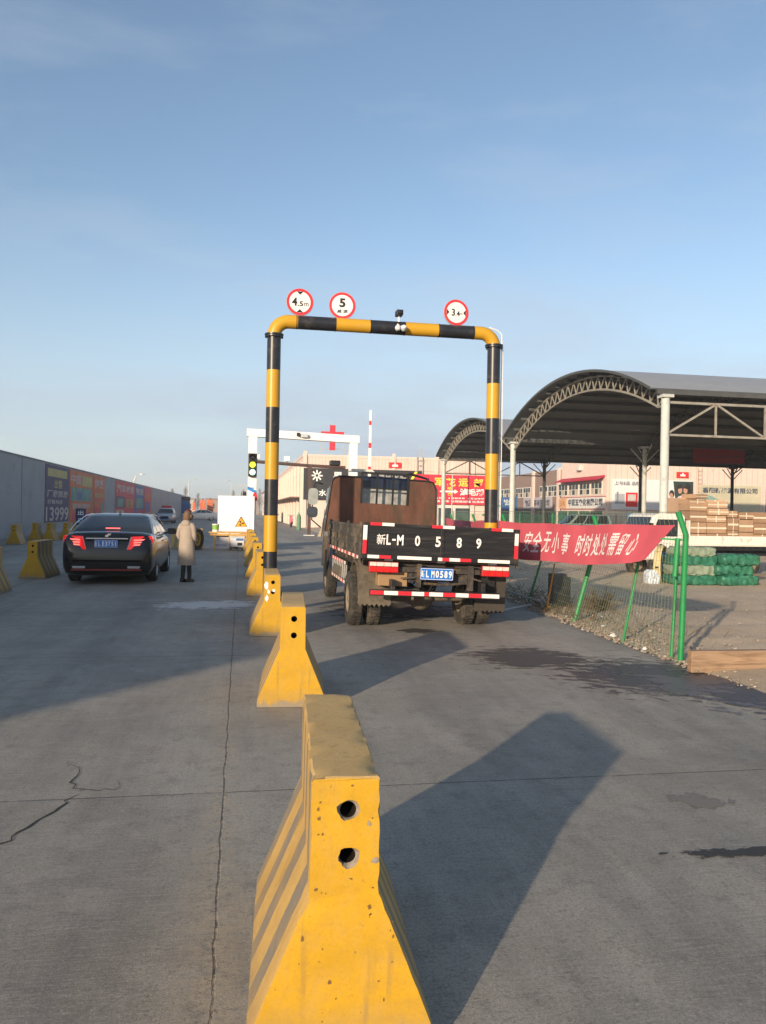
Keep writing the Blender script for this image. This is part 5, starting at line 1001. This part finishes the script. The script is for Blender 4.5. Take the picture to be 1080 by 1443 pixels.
# ------------------------------------------------------------------ green fence and banners
fx = lambda y: 5.02 if y < 10 else 5.02 + (y - 10) * .07
fence = empty('green_mesh_fence', (5.02, 8.45, 0), 'leaning green wire mesh fence carrying the red banner', 'fence')
lean = lambda y: .04 if y < 8.6 else min(.42, .04 + (y - 8.45) * .16)
def post(y, r, h=1.5, arm=True, br=False):
    x = fx(y) - 5.02; l_ = lean(y); mb = MB(); yy = y - 8.45
    pts = [(x, yy, -.1), (x + l_, yy, h)] + ([(x + l_ - .10, yy, h + .26)] if arm else [])
    mb.tube(pts, r, 12); mb.build('post', green, fence, smooth=50)
post(8.45, .034, 1.48); post(8.66, .020, 1.38, False); post(9.9, .020, 1.3, False); post(11.78, .036, 1.42); post(14.3, .022, 1.3, False); post(17.4, .036, 1.42); post(20.5, .03, 1.4); post(23.6, .03, 1.4)
mb = MB(); y = 8.5; wr_ = .0014
def fp(y, h): return (fx(y) - 5.02 + lean(y) * h / 1.48 - .02, y - 8.45, h)
while y < 23.6: mb.bar(fp(y, .02), fp(y, 1.46), wr_ * 2); y += .09
for k in range(14):
    ys_ = [8.45 + i * .8 for i in range(20)]
    for a, b in zip(ys_, ys_[1:]): mb.bar(fp(a, .04 + k * .11), fp(b, .04 + k * .11), wr_ * 2)
for a, b in zip(ys_, ys_[1:]):
    if a < 23.2: p, q = Vector(fp(a, 1.72)), Vector(fp(b, 1.72)); mb.bar(p + Vector((-.1, 0, .02)), q + Vector((-.1, 0, .02)), .008); 
y = 8.5
while y < 23.4: mb.bar(fp(y, 1.46), Vector(fp(y, 1.72)) + Vector((-.1, 0, .02)), wr_ * 1.6); y += .15
mb.build('wire_mesh', M('wire_green', (.20, .24, .14), .6, var=.3), fence)
mb = MB(); mb.bar((-.22, .1, 1.43), (.03, 0, 1.42), .02); mb.tube([(-.09, .0, 1.0), (-.06, 0, 1.44)], .03, 10); mb.build('cross_bar', green, fence)
bann = M('banner_red', (.50, .085, .115), .75, var=.07, vs=3, bump=.25, bs=6)
def banner(P, Q, h0, h1, seed, label, txt, cut=True):
    P = Vector(P); Q = Vector(Q); N, K = 60, 10; mb = MB(); D = Q - P; nn = Vector((D.y, -D.x, 0)).normalized(); 
    if nn.x > 0: nn = -nn
    def S_(u, v, off=0.):       # u 0..1 near->far, v 0 top..1 bottom
        h = h0 + (h1 - h0) * u; sag = .035 * sin(pi * u) + .008 * sin(u * 17 + seed)
        uu = u + (.045 * v * (1 - u) ** 6 * 2.2 if cut else 0)
        p = P + D * uu + Vector((0, 0, -sag - v * h + (.10 * v * (1 - u) ** 8)))
        wv = .011 * sin(u * 26 + v * 2.2 + seed) + .005 * sin(u * 61 - v * 3) + .03 * v * sin(u * 9 + seed)
        return p + nn * (wv + off)
    vs = [S_(i / N, j / K) for j in range(K + 1) for i in range(N + 1)]; fs = [(j * (N + 1) + i, j * (N + 1) + i + 1, (j + 1) * (N + 1) + i + 1, (j + 1) * (N + 1) + i) for j in range(K) for i in range(N)]
    mb.add(vs, fs); vb = [S_(i / N, j / K, -.003) for j in range(K + 1) for i in range(N + 1)]; mb.add(vb, [tuple(reversed(f)) for f in fs]); mb.keep = True
    o = empty('red_banner', tuple(P), label, 'banner', 'red cloth banners on the fence'); mb.v = [v - P for v in mb.v]; mb.build('banner_cloth', bann, o, smooth=70)
    if txt:
        mb = MB()
        for ch, uc, wu in txt:
            v, f, a = textgeo(ch, .012)
            mb.add([tuple(S_(uc - p[0] * wu - p[1] * .026, .50 - p[1] * .56, .006) - P) for p in v], f)
        mb.build('banner_lettering', M('banner_white', (.72, .64, .64), .8), o)
    return o
chars = []
s_ = '安全无小事'; t_ = '时时处处需留心'
Pn, Qn = Vector((4.88, 8.36, 1.60)), Vector((4.36, 13.6, 1.565))
def u_of(px):   # helper: fraction along the banner for an image column
    th = R(10.1); k = math.tan(math.atan((px - 540) / 1124.) + th); dx, dy = Qn.x - Pn.x, Qn.y - Pn.y
    return (Pn.x - k * Pn.y) / (k * dy - dx)
for ch, c_, w_ in zip(s_ + t_, (747, 759, 771.5, 784, 798, 818, 829.5, 841.5, 854, 869, 884, 902), (10.5, 10.5, 10, 9.5, 10.5, 9.5, 9.5, 10.5, 11, 11.5, 11.5, 12)): chars.append((ch, u_of(c_), abs(u_of(c_ + w_ / 2) - u_of(c_ - w_ / 2))))
banner(tuple(Pn), tuple(Qn), .50, .62, 1.0, 'long red banner with white slanted characters tied between fence post and striped gantry', chars)
banner((4.42, 13.75, 1.56), (5.6, 21.5, 1.54), .55, .55, 2.3, 'red banner further along the fence, behind the truck', None, False)
# things along the fence
o = empty('concrete_block', (5.72, 13.7, 0), 'broken dark concrete post stump behind the fence', 'concrete block'); mb = MB(); mb.box(-.17, .10, -.12, .14, 0, .62); mb.box(.11, .2, -.06, .12, 0, .56); mb.build('stump', M('old_concrete', (.12, .11, .10), .95, var=.35, vs=6, bump=.8), o, bev=.02)
mb = MB(); mb.tube([(0, 0, 0), (.03, .02, .18), (.10, .05, .5), (.16, .06, .85)], [.022, .02, .016, .012], 6, 0); mb.tube([(-.07, 0, .03), (0, 0, .06), (.05, 0, .12)], .016, 6, 0); tag(mb.build('orange_stake', M('stake_orange', (.55, .27, .06), .8, var=.3, vs=12), loc=(5.18, 12.95, 0)), 'short orange painted stake leaning at the yard edge', 'stake')
for k, (a, b, lb) in enumerate((((4.4, 15.0, .42), (5.4, 13.3, .10), 'bare metal pipe lying from the truck side down to the dirt'), ((4.35, 12.9, .05), (5.15, 13.6, .07), 'short pale pipe lying flat beside the gantry foot'))):
    mb = MB(); mb.tube([(0, 0, 0), tuple(Vector(b) - Vector(a))], .018, 8); tag(mb.build('metal_pipe', steel, loc=a), lb, 'pipe')
random.seed(5)
for k, (x, y, r, lb) in enumerate(((5.05, 10.2, .045, 'white plastic scrap at the road edge, nearest the leaning thin post'), (5.35, 11.1, .035, 'white plastic scrap beside the twigs behind the fence'), (5.75, 12.1, .055, 'crumpled white bag among the twigs in the yard'), (4.98, 9.2, .03, 'small white scrap near the foot of the fence'))):
    mb = MB(); rg = [[(r * kk * cos(2 * pi * i / 9) * random.uniform(.6, 1.4), r * kk * .8 * sin(2 * pi * i / 9) * random.uniform(.6, 1.4), z * r * random.uniform(.7, 1.3)) for i in range(9)] for kk, z in ((.9, 0), (1.1, .3), (.8, .7), (.3, .95))]; mb.loft(rg); tag(mb.build('plastic_scrap', M('scrap_white', (.62, .62, .60), .6, var=.2), loc=(x, y, .03)), lb, 'litter', 'white scraps along the fence')
o = empty('dry_bush', (6.15, 13.0, .03), 'low dry bush in the yard behind the red banner', 'bush'); mb = MB()
for i in range(170):
    a = random.random() * 6.28; e = random.uniform(.15, 1.3); L_ = random.uniform(.15, .42); p = Vector((random.gauss(0, .06), random.gauss(0, .06), 0)); q = p + Vector((cos(a) * cos(e), sin(a) * cos(e), sin(e))) * L_; mb.bar(p, q, .006); r2 = q + Vector((random.uniform(-.08, .08), random.uniform(-.08, .08), random.uniform(0, .1))); mb.bar(q.lerp(p, .4), r2, .004)
mb.build('twigs', M('twig', (0, 0, 0)), o)
# timber beam at the right edge
timber = M('timber', (.30, .20, .125), .8, var=.35, vs=3, dirt=(.16, .10, .06), da=.5, bump=.4, bs=12, stretch=(.4, 4, 6))
mb = MB(); mb.box(0, 4.2, 0, .09, 0, .235); o = mb.build('timber_plank', timber, loc=(4.80, 7.86, .01), rz=-2, bev=.006); tag(o, 'thick brown timber plank on edge beside the green corner post', 'plank')
# ------------------------------------------------------------------ loaded small truck in the yard
K = empty('small_cargo_truck', (12.1, 20.2, 0), 'small white truck loaded with cartons parked behind the fence', 'truck')
wcab = M('truck_white', (.70, .67, .60), .45, var=.08, dirt=(.4, .34, .26), da=.2, coat=.2)
mb = MB(); prof = [(-1.32, .5), (-1.35, .95), (-1.18, 1.15), (-.95, 1.72), (-.80, 1.78), (-.1, 1.78), (-.02, 1.70), (0, .5)]
mb.loft([[(x, y, z) for x, z in prof] for y in (0, 1.5)]); cab2 = mb.build('cab', wcab, K, bev=.04)
mb = MB(); mb.add([(-1.02, -.004, 1.15), (-.25, -.004, 1.15), (-.25, -.004, 1.62), (-.85, -.004, 1.62)], [(0, 1, 2, 3)]); mb.build('door_window', glassd, cab2); mb = MB(); mb.add([(-1.185, .1, 1.17), (-1.185, 1.4, 1.17), (-.985, 1.4, 1.68), (-.985, .1, 1.68)], [(0, 1, 2, 3)]); mb.build('windscreen', glassd, cab2)
mb = MB(); mb.bar((-1.1, -.05, 1.2), (-1.15, -.2, 1.35), .02); mb.box(-1.2, -1.12, -.27, -.15, 1.3, 1.52); mb.build('wing_mirror', blackp, cab2)
mb = MB(); mb.box(.10, 4.6, -.02, .02, .93, 1.18); mb.box(.10, 4.6, 1.48, 1.52, .93, 1.18); mb.box(.10, .14, .02, 1.48, .93, 1.6); mb.box(.12, 4.58, .0, 1.5, .90, .94)
for x in (.1, 1.05, 2.5, 3.9): mb.box(x, x + .04, -.035, -.02, .9, 1.18)
mb.build('cargo_bed', wcab, K); mb = MB(); mb.box(0, 4.5, .3, .4, .62, .88); mb.box(0, 4.5, 1.1, 1.2, .62, .88); mb.box(.2, 4.5, .02, 1.4, .78, .895)
for k in range(22): mb.lathe([(.03, 0), (.05, .05)], 8, 0, T(.2 + k * .2, .03, .83))
mb.build('chassis', blackp, K)
for x in (-.75, 2.9):
    for y in (.12, 1.35): wheel(K, T(x, y, .3) @ RZ(90), .3, .17, .17, rimm)
cm = [M('carton_brown_%d' % i, c, .85, var=.12, vs=4, bump=.2, bs=8) for i, c in enumerate(((.34, .215, .13), (.42, .28, .18), (.27, .165, .10)))]; tape = M('carton_tape', (.62, .55, .42), .5)
random.seed(11)
def carton(x, y, z, w_, d, h, lb, g, rz=0, m_=None, blue=False):
    o = empty('carton', (x, y, z), lb, 'carton', g, rz); mb = MB(); mb.box(0, w_, 0, d, 0, h); mb.build('box', m_ or random.choice(cm), o, bev=.008)
    mb = MB(); mb.box(-.002, w_ + .002, -.004, -.001, h * .40, h * .56); q_ = random.random(); mb.box(w_ * .47, w_ * (.53 if q_ < .4 else .4705), -.005, -.002, 0, h)
    if blue: mb.m = [1] * 6 + [0] * 6; mb.v[0:8] = [Vector(p) for p in [(x_, y_, z_) for z_ in (h * .05, h * .55) for y_ in (-.004, -.001) for x_ in (0, w_)]]
    mb.build('tape', [tape, blu], o); return o
ords = ['lowest', 'second', 'third', 'top']
x = .16; col = 0; cn = ['first', 'second', 'third', 'fourth', 'fifth', 'sixth', 'seventh', 'eighth', 'ninth', 'tenth']
while x < 4.2:
    wv = random.choice((.34, .62, .46, .52)); z = .945; lv = 0; topz = 1.98 + (.12 if x < 1.2 else -.0)
    while z < topz - .12:
        h = random.choice((.20, .36, .31)); h = min(h, topz - z + .06)
        carton(12.1 + x + random.uniform(-.015, .015), 20.2 + .02 + random.uniform(0, .09), z, wv - random.uniform(.01, .04), .6, h - random.uniform(.006, .02), 'carton on the white truck, %s column from the cab, %s in it' % (cn[min(col, 9)], ords[min(lv, 3)]), 'cartons stacked on the white truck'); z += h; lv += 1
    if x < 1.6: carton(12.1 + x + .05, 20.9, 1.5, wv, .7, random.uniform(.62, .78), 'carton behind the front cartons of the white truck, over column %s' % cn[min(col, 9)], 'cartons stacked on the white truck')
    x += wv; col += 1
for i, (xx, rz) in enumerate(((.2, 8), (.75, -14), (.5, 20))): carton(12.1 + xx, 20.35 + .1 * i, 2.06 if i < 2 else 2.22, .5, .5, .13, 'flat loose carton on top of the load, %s from the cab' % cn[i], 'cartons stacked on the white truck', rz)
# green bales
bale = M('green_tarp', (.022, .135, .08), .5, var=.55, vs=7, bump=.9, bs=7, spec=.5); bale2 = M('grey_green_sheet', (.20, .25, .18), .6, var=.15, vs=3, bump=.5, bs=5)
def pillow(x, y, z, w_, d, h, mat, lb, seed, name='wrapped_bale', cat='bale'):
    o = None; mb = MB(); N = 34; rings = []
    for i in range(N + 1):
        u = i / N; k = (1 - abs(2 * u - 1) ** 9) ** .3 if 0 < i < N else .35; rg = []
        for j in range(32):
            a = 2 * pi * j / 32; ca, sa = cos(a), sin(a); px = d / 2 * math.copysign(abs(ca) ** .4, ca) * (.85 + .15 * k); pz = h / 2 * math.copysign(abs(sa) ** .42, sa) * (.45 + .55 * k)
            nz_ = noise.noise((u * 9 + seed, ca * 2.6, sa * 2.6)) * .17 + noise.noise((u * 26 + seed, ca * 6, sa * 6)) * .06; rg.append((w_ * u - w_ / 2, px * (1 + nz_), pz * (1 + nz_ * 2) + h / 2 + noise.noise((u * 3, seed, 0)) * .015))
        rings.append(rg)
    mb.loft(rings); o = mb.build(name, mat, loc=(x, y, z), smooth=70); return tag(o, lb, cat, 'green wrapped bales in the yard')
for i, z in enumerate((0.02, .275, .53)): pillow((12.02, 11.93, 12.06)[i], (17.88, 17.96, 17.92)[i], z, 1.0, .6, .27, bale, 'wrinkled green wrapped bale in the right stack, ' + ('at the bottom', 'in the middle', 'on top')[i], i * 3.3)
for i, (z, m_) in enumerate(((0.02, bale), (.26, bale2), (.50, bale))): pillow(10.95, 18.1, z, 1.15, .6, .27, m_, 'long flat bale in the left stack behind the corner post, ' + ('lowest', 'middle one, grey green', 'upper green one')[i], i * 2.1 + 7)
pillow(10.95, 18.05, .72, 1.05, .55, .24, bale2, 'grey topped bale lying on the left green stack', 5.5)
# timber and cartons stack right edge
for i in range(4): carton(12.75, 17.0, .02 + i * .25, .9, .6, .245, 'blue banded carton in the stack at the right edge, ' + ('lowest', 'second from the ground', 'third from the ground', 'topmost')[i], 'blue banded cartons at the right edge', 0, cm[1], i < 3)
# hose coil
o = empty('hose_coil', (10.35, 18.4, 0), 'upright coil of pale yellow hose behind the red banner end', 'hose'); mb = MB()
pts = [];
for i in range(150): a = 2 * pi * i / 30; r = .44 + .012 * sin(i * .7); pts.append((r * cos(a), .03 * (i / 30 - 2.5), .5 + r * 1.05 * sin(a)))
mb.tube(pts, .028, 8); o2 = mb.build('hose', M('hose_yellow', (.50, .42, .22), .6, var=.2, vs=4), o, smooth=60); o.rotation_euler = (0, R(4), R(48))
mb = MB(); 
for a in (20, 100, 190, 280): mb.lathe([(.05, -.02), (.06, 0), (.05, .02)], 8, 0, T(.44 * cos(R(a)), 0, .5 + .46 * sin(R(a))) @ RY(-a), cap=True)
mb.build('tie', blackp, o)
pillow(10.55, 18.7, .35, .3, .25, .42, M('blue_bag', (.03, .16, .5), .5, var=.2, vs=5), 'bright blue bag hanging inside the hose coil', 2.2, 'blue_bag', 'bag')['group'] = ''
q = pillow(10.0, 18.2, .02, .32, .25, .34, M('white_blue_sack', (.5, .55, .6), .6, var=.5, vs=14), 'white and blue sack standing left of the hose coil', 4.2, 'printed_sack', 'sack')
for o_ in S.objects:
    if o_.get('group') == '': del o_['group']
del q['group']
# van, barrels and fence further back in the yard
car('parked_van', (25.6, 57, 0), 92, 'old teal and grey van parked behind the fence under the shed', 'van', M('van_teal', (.16, .24, .24), .5, var=.15), 'van', False, 1.0)
car('parked_car', (22.6, 33, 0), 75, 'pale car with a wide windscreen just left of the loaded truck', 'car', M('car_cream', (.55, .50, .44), .4, coat=.3), 'van', False, .95)
for i, (x, y, z, lb) in enumerate(((26.9, 52, 0, 'blue barrel by the van, lower left of the group'), (27.6, 52.2, 0, 'blue barrel by the van, lower right of the group'), (27.0, 52, .95, 'blue barrel by the van, on top of the lower left one'), (27.65, 52.2, .95, 'blue barrel by the van, on top of the lower right one'))):
    o = empty('blue_barrel', (x, y, z), lb, 'barrel', 'blue barrels by the van'); mb = MB(); mb.lathe([(.27, 0), (.3, .02), (.3, .3), (.315, .31), (.3, .33), (.3, .6), (.315, .61), (.3, .63), (.3, .9), (.28, .94)], 20); mb.build('drum', M('barrel_blue', (.03, .20, .36), .45), o, smooth=40); mb = MB(); mb.lathe([(.05, .94), (.05, .96)], 10, 0, T(.12, 0, 0)); mb.build('bung', white, o)
o = empty('green_mesh_fence', (18, 66.5, 0), 'low green mesh fence in front of the far shops, past the shed', 'fence'); mb = MB()
for k in range(0, 180): mb.bar((k * .1, 0, .1), (k * .1, 0, 1.7), .012)
for z in (.15, .6, 1.1, 1.65): mb.bar((0, 0, z), (18, 0, z), .02)
mb.build('wire_mesh', M('wire_green_far', (.03, .20, .10), .6), o)
for k in range(0, 19, 3): mb = MB(); mb.tube([(k, 0, 0), (k, 0, 1.85)], .04); mb.build('post', green, o)
# clutter at the foot of the shop building
o = empty('green_pump', (19.2, 60, 0), 'green hand pump shape standing right of the truck headboard', 'pump'); mb = MB(); mb.lathe([(.35, 0), (.3, .3), (.16, .4), (.16, 1.3), (.36, 1.45), (.36, 1.75), (.16, 1.9), (.12, 2.4), (.3, 2.5), (.2, 2.75)], 14); mb.build('pump_body', green, o, smooth=40); mb = MB(); mb.tube([(.1, 0, 2.2), (.9, 0, 2.35)], .09); mb.tube([(-.1, 0, 1.6), (-.6, 0, 1.6)], .08); mb.build('pump_arm', green, o)
pinkm = M('pink_paint', (.55, .16, .2), .6); o = empty('pink_scooter', (4.9, 79, 0), 'pink scooter parked at the cream building corner', 'scooter')
for y in (-.6, .6): mb = MB(); mb.lathe([(.15, -.05), (.27, -.06), (.3, 0), (.27, .06), (.15, .05)], 20, 0, T(0, y, .3) @ RY(90), cap=False); mb.build('wheel', rubber, o)
mb = MB(); mb.loft([[(x, y, z) for x in (-.15, .15) for z in ((a, b) if x < 0 else (b, a))] for y, a, b in ((-.6, .45, .85), (-.2, .35, .8), (0, .3, .4), (.3, .3, .4), (.4, .4, 1.0), (.55, .5, 1.1))]); mb.build('body_shell', pinkm, o, bev=.02); mb = MB(); mb.tube([(0, .5, 1.0), (0, .42, 1.2)], .03); mb.tube([(-.32, .4, 1.2), (.32, .4, 1.2)], .02); mb.build('handlebar', blackp, o)
o = empty('gas_cylinder', (5.0, 70, 0), 'tall green cylinder standing left of the brown pole', 'gas cylinder'); mb = MB(); mb.lathe([(.2, 0), (.2, 1.1), (.14, 1.3), (.06, 1.36), (.06, 1.5)], 16); mb.build('cylinder', M('dull_green', (.10, .22, .13), .6), o, smooth=40)
o = empty('leaning_slab', (5.45, 52, 0), 'beige slab leaning right of the brown pole foot', 'slab'); mb = MB(); mb.add([(-.5, 0, 0), (.4, 0, 0), (.75, .4, 1.5), (.2, .4, 1.5), (-.5, .15, 0), (.4, .15, 0), (.75, .55, 1.5), (.2, .55, 1.5)], [(0, 1, 2, 3), (4, 7, 6, 5), (0, 4, 5, 1), (3, 2, 6, 7), (0, 3, 7, 4), (1, 5, 6, 2)]); mb.build('slab', M('beige_board', (.42, .34, .24), .8), o)
o = empty('orange_bucket', (6.1, 50, 0), 'orange bucket standing left of the truck cab', 'bucket'); mb = MB(); mb.lathe([(.26, 0), (.33, .6), (.35, .62)], 18); mb.build('pail', M('bucket_orange', (.5, .18, .05), .6), o); mb = MB(); mb.tube([(.33 * cos(R(a)), 0, .6 + .25 * sin(R(a))) for a in range(0, 181, 20)], .015, 5); mb.build('handle', steel, o)
# far end of the road
def far_tower(x, y, h, w_, lb, base):
    o = empty('advertising_tower', (x, y, 0), lb, 'tower', 'orange towers at the far end of the road'); mb = MB(); mb.box(-w_ / 2, w_ / 2, -w_ / 2, w_ / 2, 0, h * .42); mb.build('base', base, o)
    mb = MB(); n = 5
    for k in range(n): z0 = h * .42 + k * h * .11; mb.loft([[(sx * w_ * q, sy * w_ * q, z) for sx, sy in ((-.5, -.5), (.5, -.5), (.5, .5), (-.5, .5))] for z, q in ((z0, .8), (z0 + h * .05, 1 - .04 * k), (z0 + h * .105, .8 - .02 * k))])
    mb.build('lantern_stack', M('tower_orange', (.55, .14, .05), .6, var=.2), o); mb = MB(); mb.lathe([(w_ * .2, h * .97), (.05, h * 1.05)], 8); mb.build('finial', brown, o)
far_tower(-7.6, 165, 3.6, 1.25, 'orange tower with white base, left of the pair far down the road', white); far_tower(-5.6, 150, 3.5, 1.15, 'broader orange red tower, right of the pair far down the road', M('tower_red', (.35, .06, .04), .6))
far_tower(-9.6, 170, 3.1, .7, 'thin pale orange pillar beside the blue roadside board', M('pale_orange', (.65, .42, .3), .6))
o = empty('roadside_board', (-10.3, 148, 0), 'blue board with a black top at the end of the grey wall', 'board'); mb = MB(); mb.box(-2.2, 1.2, 0, .2, .6, 3.1); mb.build('blue_panel', blu, o); mb = MB(); mb.box(-2.25, 1.25, -.02, .25, 3.1, 3.8); mb.build('black_header', blackp, o)
for x in (-2, 1): mb = MB(); mb.box(x, x + .12, .02, .14, 0, .6); mb.build('leg', steel, o)
o = empty('red_lorry_sign', (-10.2, 112, 0), 'small red and white board at the far foot of the grey wall', 'board'); mb = MB(); mb.box(-.9, .9, 0, .1, .8, 2.0); mb.build('panel', red, o); mb = MB(); mb.box(-.6, .6, -.01, -.001, 1.2, 1.4); mb.build('stripe', white, o); mb = MB(); mb.box(-.7, -.6, .02, .08, 0, .8); mb.box(.6, .7, .02, .08, 0, .8); mb.build('leg', steel, o)
def far_house(x, y, w_, d, h, lb, m_):
    o = empty('far_building', (x, y, 0), lb, 'building', 'low buildings at the far end of the road'); mb = MB(); mb.box(0, w_, 0, d, 0, h); mb.build('wall', m_, o); mb = MB(); mb.box(-.3, w_ + .3, -.3, d + .3, h, h + .3); mb.build('roof', M('far_roof', (.25, .18, .16), .8), o)
    mb = MB(); k = int(w_ / 4)
    for i in range(k): mb.box(i * 4 + 1, i * 4 + 3, -.05, 0, h * .35, h * .7)
    mb.build('window', wing, o)
far_house(-30, 250, 16, 8, 4.5, 'low pale house at far left behind the road end', M('far_pale', (.42, .38, .36), .8)); far_house(-12, 280, 18, 8, 5, 'low brown house behind the orange towers', M('far_brown', (.30, .22, .19), .8)); far_house(7, 240, 12, 30, 7, 'cream block beyond the far end of the shop building', cream)
barkm = M('bark_grey', (.22, .19, .17), .9, var=.2)
def bare_tree(x, y, h, lb, sd):
    random.seed(sd); o = empty('bare_tree', (x, y, 0), lb, 'tree', 'bare poplars at the far end of the road'); mb = MB(); mb.tube([(0, 0, 0), (.1, 0, h * .5), (0, 0, h)], [h * .018, h * .011, .02], 7); mb.build('trunk', barkm, o)
    mb = MB()
    for i in range(90):
        z = h * random.uniform(.18, .95); a = random.random() * 6.28; L_ = (h - z) * .32 + .6; e = random.uniform(.9, 1.25); p = Vector((0, 0, z)); q = p + Vector((cos(a) * cos(e), sin(a) * cos(e), sin(e))) * L_; mb.bar(p, q, .03)
        for j in range(3): t = random.uniform(.3, .9); b = p.lerp(q, t); a2 = a + random.uniform(-1, 1); mb.bar(b, b + Vector((cos(a2) * .4, sin(a2) * .4, .8)) * L_ * .45, .018)
    mb.build('crown', barkm, o)
for i, (x, y, h) in enumerate(((-19, 230, 7), (-16, 240, 8), (-12.3, 236, 6), (-2.2, 235, 7), (.6, 242, 7.5), (3.0, 232, 6.5), (5.6, 250, 8))): bare_tree(x, y, h, 'bare poplar far down the road, ' + ('leftmost, by the wall end', 'second from the left', 'third from the left, left of the orange towers', 'fourth from the left, above the white cabin edge', 'fifth from the left, behind the white cabin', 'sixth from the left, by the striped post', 'rightmost, beside the cream block')[i], 20 + i)

hm = bpy.data.materials.new('haze'); hm.use_nodes = True; hn = hm.node_tree; hn.nodes.remove(hn.nodes['Principled BSDF'])
pv = hn.nodes.new('ShaderNodeVolumePrincipled'); pv.inputs['Color'].default_value = (.78, .87, .95, 1); pv.inputs['Density'].default_value = .0007; pv.inputs['Anisotropy'].default_value = .0
hn.links.new(pv.outputs[0], hn.nodes['Material Output'].inputs['Volume'])
mb = MB(); mb.box(-1600, 1600, -310, 3100, -1.6, 22); tag(mb.build('haze', hm), kind='stuff')
